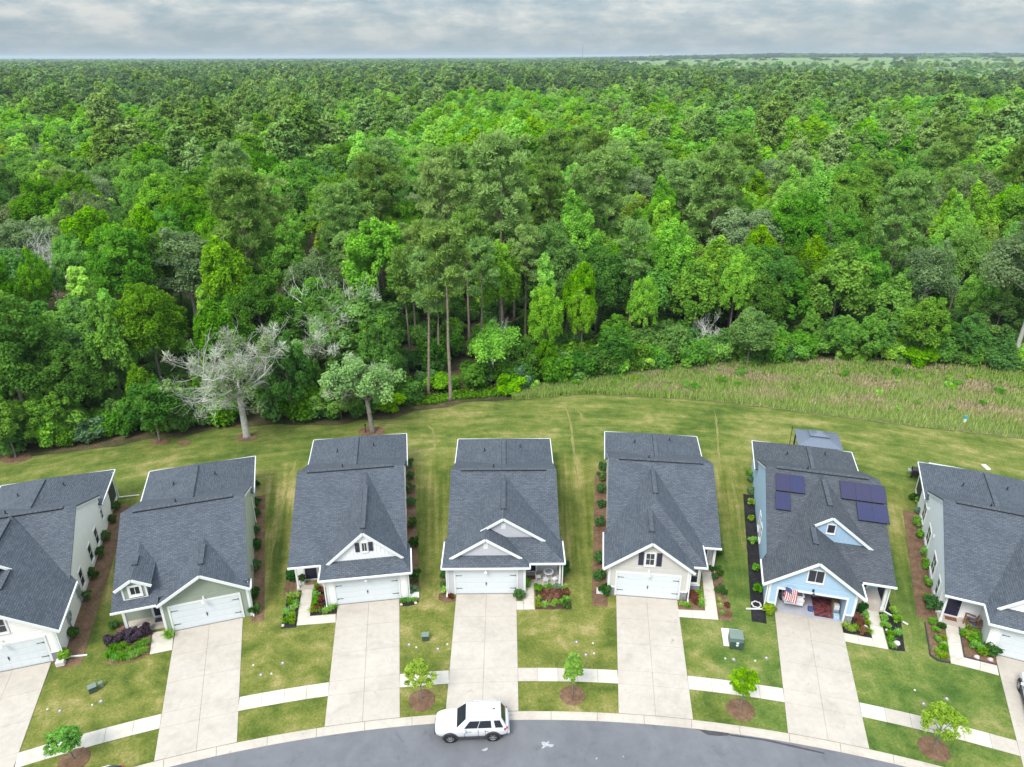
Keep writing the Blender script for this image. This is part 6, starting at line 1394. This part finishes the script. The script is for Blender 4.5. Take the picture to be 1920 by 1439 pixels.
def numbered(items):
    "items: (label, px x, setter); same labels are told apart by their place from the left"
    by = {}
    for lab, px, fn in items: by.setdefault(lab, []).append((px, fn))
    NUM = ['leftmost', 'second from left', 'third from left', 'fourth from left', 'fifth from left', 'sixth from left', 'seventh from left', 'eighth from left', 'ninth from left', 'tenth from left', 'eleventh from left', 'twelfth from left', 'thirteenth from left', 'fourteenth from left', 'fifteenth from left', 'sixteenth from left', 'seventeenth from left', 'eighteenth from left', 'nineteenth from left', 'twentieth from left', 'twenty first from left', 'twenty second from left', 'twenty third from left', 'twenty fourth from left', 'twenty fifth from left', 'twenty sixth from left', 'twenty seventh from left', 'twenty eighth from left', 'twenty ninth from left', 'thirtieth from left', 'thirty first from left', 'thirty second from left', 'thirty third from left', 'thirty fourth from left']
    for lab, l in by.items():
        l.sort(key=lambda q: q[0])
        for i, (px, fn) in enumerate(l): fn(lab if len(l) == 1 else (NUM[i] if i < len(l) - 1 and i < len(NUM) else 'rightmost') + ' ' + lab)
def setlab(o):
    def f(t): o['label'] = t
    return f
items = []
for (y, x, key, H) in cand[:budget]:
    dep = y - edge(x); band = 'fronting the woods' if dep < 8 else ('among the front trees' if dep < 25 else 'deep in the woods')
    lab = f'{TW[key]} {band} {zone(x, y)}'; o = tree(key, (x, y), H, H / KIND[key][0][2] * rg.uniform(.68, 1.18) if H > 8 else H / KIND[key][0][2] * rg.uniform(.9, 1.25), lab, f'{TW[key]}s {band} {zone(x, y)}')
    items.append((lab, proj((x, y, H))[0], setlab(o)))
numbered(items); items = []
for k in range(15):
    for t_ in range(60):
        d_ = rg.uniform(88, 150); x = rg.uniform(-.8, .8) * d_
        if d_ - edge(x) > 4 and inview(x, d_, 15, -40): break
    H = rg.uniform(13, 20) * (.7 if d_ - edge(x) < 12 else 1); bb = dead_tree_mb(np.random.default_rng(600 + k % 5), H, rg.uniform(.09, .16), H * .2, 3, .5, 5, 3)
    o = empty('dead_tree', (x, d_, 0), rg.random() * 6, None, 'tree', 'bare pale snags in the woods'); bb.build('trunk', M['twig'], o, smooth=True); items.append((f'bare pale snag in the woods {zone(x, d_)}', proj((x, d_, H))[0], setlab(o)))
numbered(items); items = []
# bushes along the edge
bn = 0; tries = 0
while bn < 290 and tries < 9000:
    tries += 1; x = rg.uniform(-72, 84); y = edge(x) + abs(rg.normal()) * (3.2 if x > -12 else 2.0) + .4
    if not inview(x, y, 1): continue
    a = proj((x, y, 0))
    if 770 < a[0] < 960 and y < 84 and rg.random() < .55: continue      # the bare strip under the tall pines
    if 425 < a[0] < 500 and y < 80: continue
    k = pick(['bush', 'bushdark', 'bushlime', 'bushblue'], [5, 4, 2.5, .2]); me = BUSH[k][int(rg.integers(len(BUSH[k])))]; s = rg.uniform(.6, 1.55)
    w = {'bush': 'mid green bush', 'bushdark': 'dark green bush', 'bushlime': 'bright green bush', 'bushblue': 'blue green bush'}[k]
    o = link('bush', me, None, (x, y, 0), rg.random() * 6.28); o.scale = (s * rg.uniform(.8, 1.2), s, s * rg.uniform(.7, 1.25)); tag(o, None, 'bush', f'{w}es along the woods {zone(x, y)}'); bn += 1; items.append((f'{w} along the woods {zone(x, y)}', a[0], setlab(o)))

for k in range(34):
    x = rg.uniform(6, 80); y = interp(FRONT, x) + (edge(x) - interp(FRONT, x)) * rg.uniform(.15, 1); s_ = rg.uniform(.22, .42)
    if not inview(x, y, 1, 60): continue
    o = link('weed_clump', BUSH['bush' if k % 3 else 'bushlime'][0], None, (x, y, 0), rg.random() * 6.28); o.scale = (s_ * 1.3, s_ * 1.2, s_); tag(o, None, 'weed', 'leafy weed clumps in the meadow'); items.append((f'leafy weed clump in the meadow {zone(x, y)}', proj((x, y, 0))[0], setlab(o)))
numbered(items)
# ---- geometry-node woods beyond, from points
def scatter(name, pts, scl, rot, idx, objs, kind='stuff'):
    col = bpy.data.collections.new(name + '_kinds')
    for i, o in enumerate(objs): o.name = f'{name}_{i:02d}'; col.objects.link(o)
    me = bpy.data.meshes.new(name); n = len(pts); me.vertices.add(n); me.vertices.foreach_set('co', np.asarray(pts, np.float32).ravel())
    for nm, typ, dat in (('s', 'FLOAT_VECTOR', np.asarray(scl, np.float32).ravel()), ('r', 'FLOAT', np.asarray(rot, np.float32)), ('k', 'INT', np.asarray(idx, np.int32))):
        at = me.attributes.new(nm, typ, 'POINT'); at.data.foreach_set('vector' if typ == 'FLOAT_VECTOR' else 'value', dat)
    o = link(name, me); tag(o, kind=kind)
    ng = bpy.data.node_groups.new(name, 'GeometryNodeTree'); ng.interface.new_socket('Geometry', in_out='INPUT', socket_type='NodeSocketGeometry'); ng.interface.new_socket('Geometry', in_out='OUTPUT', socket_type='NodeSocketGeometry')
    gi, go = ng.nodes.new('NodeGroupInput'), ng.nodes.new('NodeGroupOutput'); ci = ng.nodes.new('GeometryNodeCollectionInfo'); ci.inputs['Collection'].default_value = col; ci.inputs['Separate Children'].default_value = True; ci.inputs['Reset Children'].default_value = True
    ip = ng.nodes.new('GeometryNodeInstanceOnPoints'); ip.inputs['Pick Instance'].default_value = True
    def na(nm, t):
        a = ng.nodes.new('GeometryNodeInputNamedAttribute'); a.data_type = t; a.inputs['Name'].default_value = nm; return a.outputs['Attribute']
    cx_ = ng.nodes.new('ShaderNodeCombineXYZ'); ng.links.new(na('r', 'FLOAT'), cx_.inputs[2])
    ng.links.new(gi.outputs[0], ip.inputs['Points']); ng.links.new(ci.outputs[0], ip.inputs['Instance']); ng.links.new(na('k', 'INT'), ip.inputs['Instance Index']); ng.links.new(cx_.outputs[0], ip.inputs['Rotation']); ng.links.new(na('s', 'FLOAT_VECTOR'), ip.inputs['Scale']); ng.links.new(ip.outputs[0], go.inputs[0])
    md = o.modifiers.new('scatter', 'NODES'); md.node_group = ng; return o
proto = lambda me: bpy.data.objects.new('kind', me)
# undergrowth inside the wood
pts = []; 
for i in range(2100):
    d = math.sqrt(rg.uniform(62 ** 2, 150 ** 2)); x = rg.uniform(-.92, .92) * d; e = edge(x)
    if d > e + 3.5 and d < e + 48 and not (-9 < x < -3 and d < 86): pts.append((x, d, 0))
m = len(pts); s = rg.uniform(.5, 1.2, (m, 1)) * np.ones((m, 3)); um = [q for k in ('bush', 'bushdark', 'bushdark') for q in BUSH[k][:2]]
scatter('undergrowth', pts, s, rg.random(m) * 6.28, rg.integers(0, len(um), m), [proto(q) for q in um])
KEYS = ['mid', 'bright', 'yellow', 'dark', 'grey', 'pine']
def lod(name, n, size, seedk, mk=None):
    out = []
    for k in KEYS + ['pinedark', 'haze', 'dead']:
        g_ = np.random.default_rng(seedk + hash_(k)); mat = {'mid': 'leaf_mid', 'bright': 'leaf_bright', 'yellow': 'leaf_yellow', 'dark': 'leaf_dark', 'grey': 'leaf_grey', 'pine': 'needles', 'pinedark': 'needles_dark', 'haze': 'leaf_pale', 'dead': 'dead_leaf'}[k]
        H, W, cone = {'mid': (19, 10, .1), 'bright': (19, 8.5, .3), 'yellow': (18, 7, .5), 'dark': (17, 10.5, 0), 'grey': (17, 9, .1), 'pine': (22, 8, .15), 'pinedark': (21, 8.5, .1), 'haze': (16, 10, .1), 'dead': (20, 8, .2)}[k]
        cen, (v, f, t) = crown_broad(g_, H, W, .25, n[0], n[1], size, cone, .6, (.10, .08)); out.append(np_mesh('far_crown', v, f, M[mat], t))
    return out
LODS = [None, lod('a', (95, 95), .27, 5000), lod('b', (60, 50), .46, 6000), lod('c', (30, 26), .95, 7000)]
def far_kind(x, d):
    ang = x / d; w = .5 * math.sin(ang * 9 + .6) + .35 * math.sin(ang * 23 + d * .01)
    wet = d > 500 + 110 * w - (130 if ang < -.38 else 0) - (60 if ang > .3 else 0)
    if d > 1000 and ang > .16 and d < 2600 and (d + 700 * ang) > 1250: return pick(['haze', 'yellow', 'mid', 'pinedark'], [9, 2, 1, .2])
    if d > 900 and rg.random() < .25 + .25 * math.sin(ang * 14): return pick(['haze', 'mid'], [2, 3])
    if wet: return pick(['pinedark', 'pine', 'mid', 'bright', 'dark', 'dead'], [7, 2.4, 1.0, .35, 2.0, .03])
    pt = math.sin(x * .031 + 1.3 * math.sin(y * .017)) * math.sin(y * .024 + 1.1 * math.sin(x * .021)) + rg.normal() * .18
    if pt > .12: return pick(['mid', 'bright', 'yellow', 'dark'], [3, 6, 1.6, .5])
    return pick(['mid', 'bright', 'yellow', 'dark', 'grey', 'pine', 'dead'], [5, 1.5, .4, 2.6, .7, 1.6, .04])
ALLK = KEYS + ['pinedark', 'haze', 'dead']
rest = cand[budget:]
if rest:
    pr = [c[0] for k in KEYS for c in KIND[k][:1]]; ok = [c for c in rest if c[2] in KEYS]
    H0 = {k: KIND[k][0][2] for k in KEYS}; sc = np.array([[c[3] / H0[c[2]]] * 3 for c in ok]); scatter('woods_behind', [(c[1], c[0], 0) for c in ok], sc, rg.random(len(ok)) * 6.28, [KEYS.index(c[2]) for c in ok], [proto(q) for q in pr])
RISE = lambda x, y: 27 * min(1, max(0, (y - 1250) / 2800)) * min(1, max(0, (x / y - .02) / .3))
FLD = lambda x, y: y < 4200 and x / y > .13 and x > 0 and y > 2250 - 2600 * (x / y)
# pale open land far off on the right
fb = MB(); aa = [.13 + .05 * i for i in range(17)]; fb.add([(a * yy, yy, RISE(a * yy, yy)) for f_ in (0, .25, .5, .75, 1) for a in aa for yy in [max(1150, 2250 - 2600 * a) * (1 - f_) + 4250 * f_]], [(17 * r_ + i, 17 * r_ + i + 1, 17 * r_ + 18 + i, 17 * r_ + 17 + i) for r_ in range(4) for i in range(16)])
fb.build('field', ground_mat('field_grass', (.10, .19, .045), (.17, .26, .07), (.25, .33, .11), .006, .03, .12, .0), None, (0, 0, 4.0))['kind'] = 'structure'
def belt(name, d0, d1, sp, L_, smin=.68, smax=1.15):
    pts, sc, ro, ix = [], [], [], []; d = d0
    while d < d1:
        nx = int(1.9 * d / sp)
        for i in range(nx):
            x = (-.95 + 1.9 * (i + rg.random()) / nx) * d; y = d + rg.uniform(-.5, .5) * sp
            if FLD(x, y) and rg.random() < (.93 if y < 2300 else .985): continue
            k = far_kind(x, y); lump = 1 + .16 * math.sin(x * .045 + 2 * math.sin(y * .021)) * math.sin(y * .05 + 1.7 * math.sin(x * .017)); q = lump * rg.uniform(smin, smax) * (.62 if k == 'haze' else 1) * (1.0 + (.12 if k in ('pine', 'pinedark') else 0)); pts.append((x, y, rg.uniform(-1.5, 1) + RISE(x, y))); w = q * rg.uniform(.9, 1.2) * (sp / 6.5 if sp > 7 else 1); sc.append((w, w, q)); ro.append(rg.random() * 6.28); ix.append(ALLK.index(k))
        d += sp * .88
    scatter(name, pts, sc, ro, ix, [proto(q) for q in L_])
belt('wood_canopy', 186, 470, 6.2, LODS[1]); belt('distant_woods', 470, 1050, 7.4, LODS[2]); belt('horizon_woods', 1050, 2300, 10.5, LODS[3]); belt('hazy_woods', 2300, 5600, 24, LODS[3])
# canopy sheet to the horizon
na_, nr_ = 420, 120; rr_ = 5400 * (24000 / 5400) ** (np.arange(nr_) / (nr_ - 1)); aa_ = np.linspace(-.85, .85, na_)
rgx = np.random.default_rng(3); Rg, Ag = np.meshgrid(rr_, aa_, indexing='ij'); hh = 13 + 5 * rgx.random(Rg.shape) + 3 * np.sin(Ag * 40 + Rg * .002) + np.where(Rg > 9000, 6 * np.sin(Ag * 7 + 1) + 8 * np.clip(Ag, 0, 1), 0)
hh -= (Rg / 1000) ** 2 * .02; hh += 27 * np.clip((np.tan(Ag) - .02) / .3, 0, 1)
vv = np.stack([Rg * np.tan(Ag), Rg, hh], -1).reshape(-1, 3); I = np.arange(na_ * nr_).reshape(nr_, na_); ff = np.stack([I[:-1, :-1], I[:-1, 1:], I[1:, 1:], I[1:, :-1]], -1).reshape(-1, 4)
tt = np.clip(.35 + .25 * np.sin(Rg * .004 + 3 * np.sin(Ag * 5)) + .2 * rgx.random(Rg.shape), 0, 1).ravel()
tag(link('horizon_canopy', np_mesh('horizon_canopy', vv, ff, foliage('far_canopy', (.085, .17, .058), .1, .01, .0), tt)), kind='stuff')

# thin summer air
hb = MB(); hb.box(-30000, -4000, -1.5, 30000, 31000, 62); hz_o = hb.build('haze', bpy.data.materials.new('haze_air')); tag(hz_o, kind='stuff')
hm_ = hz_o.data.materials[0]; hm_.use_nodes = True; ht = hm_.node_tree; ht.nodes.clear(); pv = ht.nodes.new('ShaderNodeVolumePrincipled'); pv.inputs['Density'].default_value = 1.0e-4; pv.inputs['Color'].default_value = (.74, .86, .97, 1); ho = ht.nodes.new('ShaderNodeOutputMaterial'); ht.links.new(pv.outputs[0], ho.inputs['Volume'])
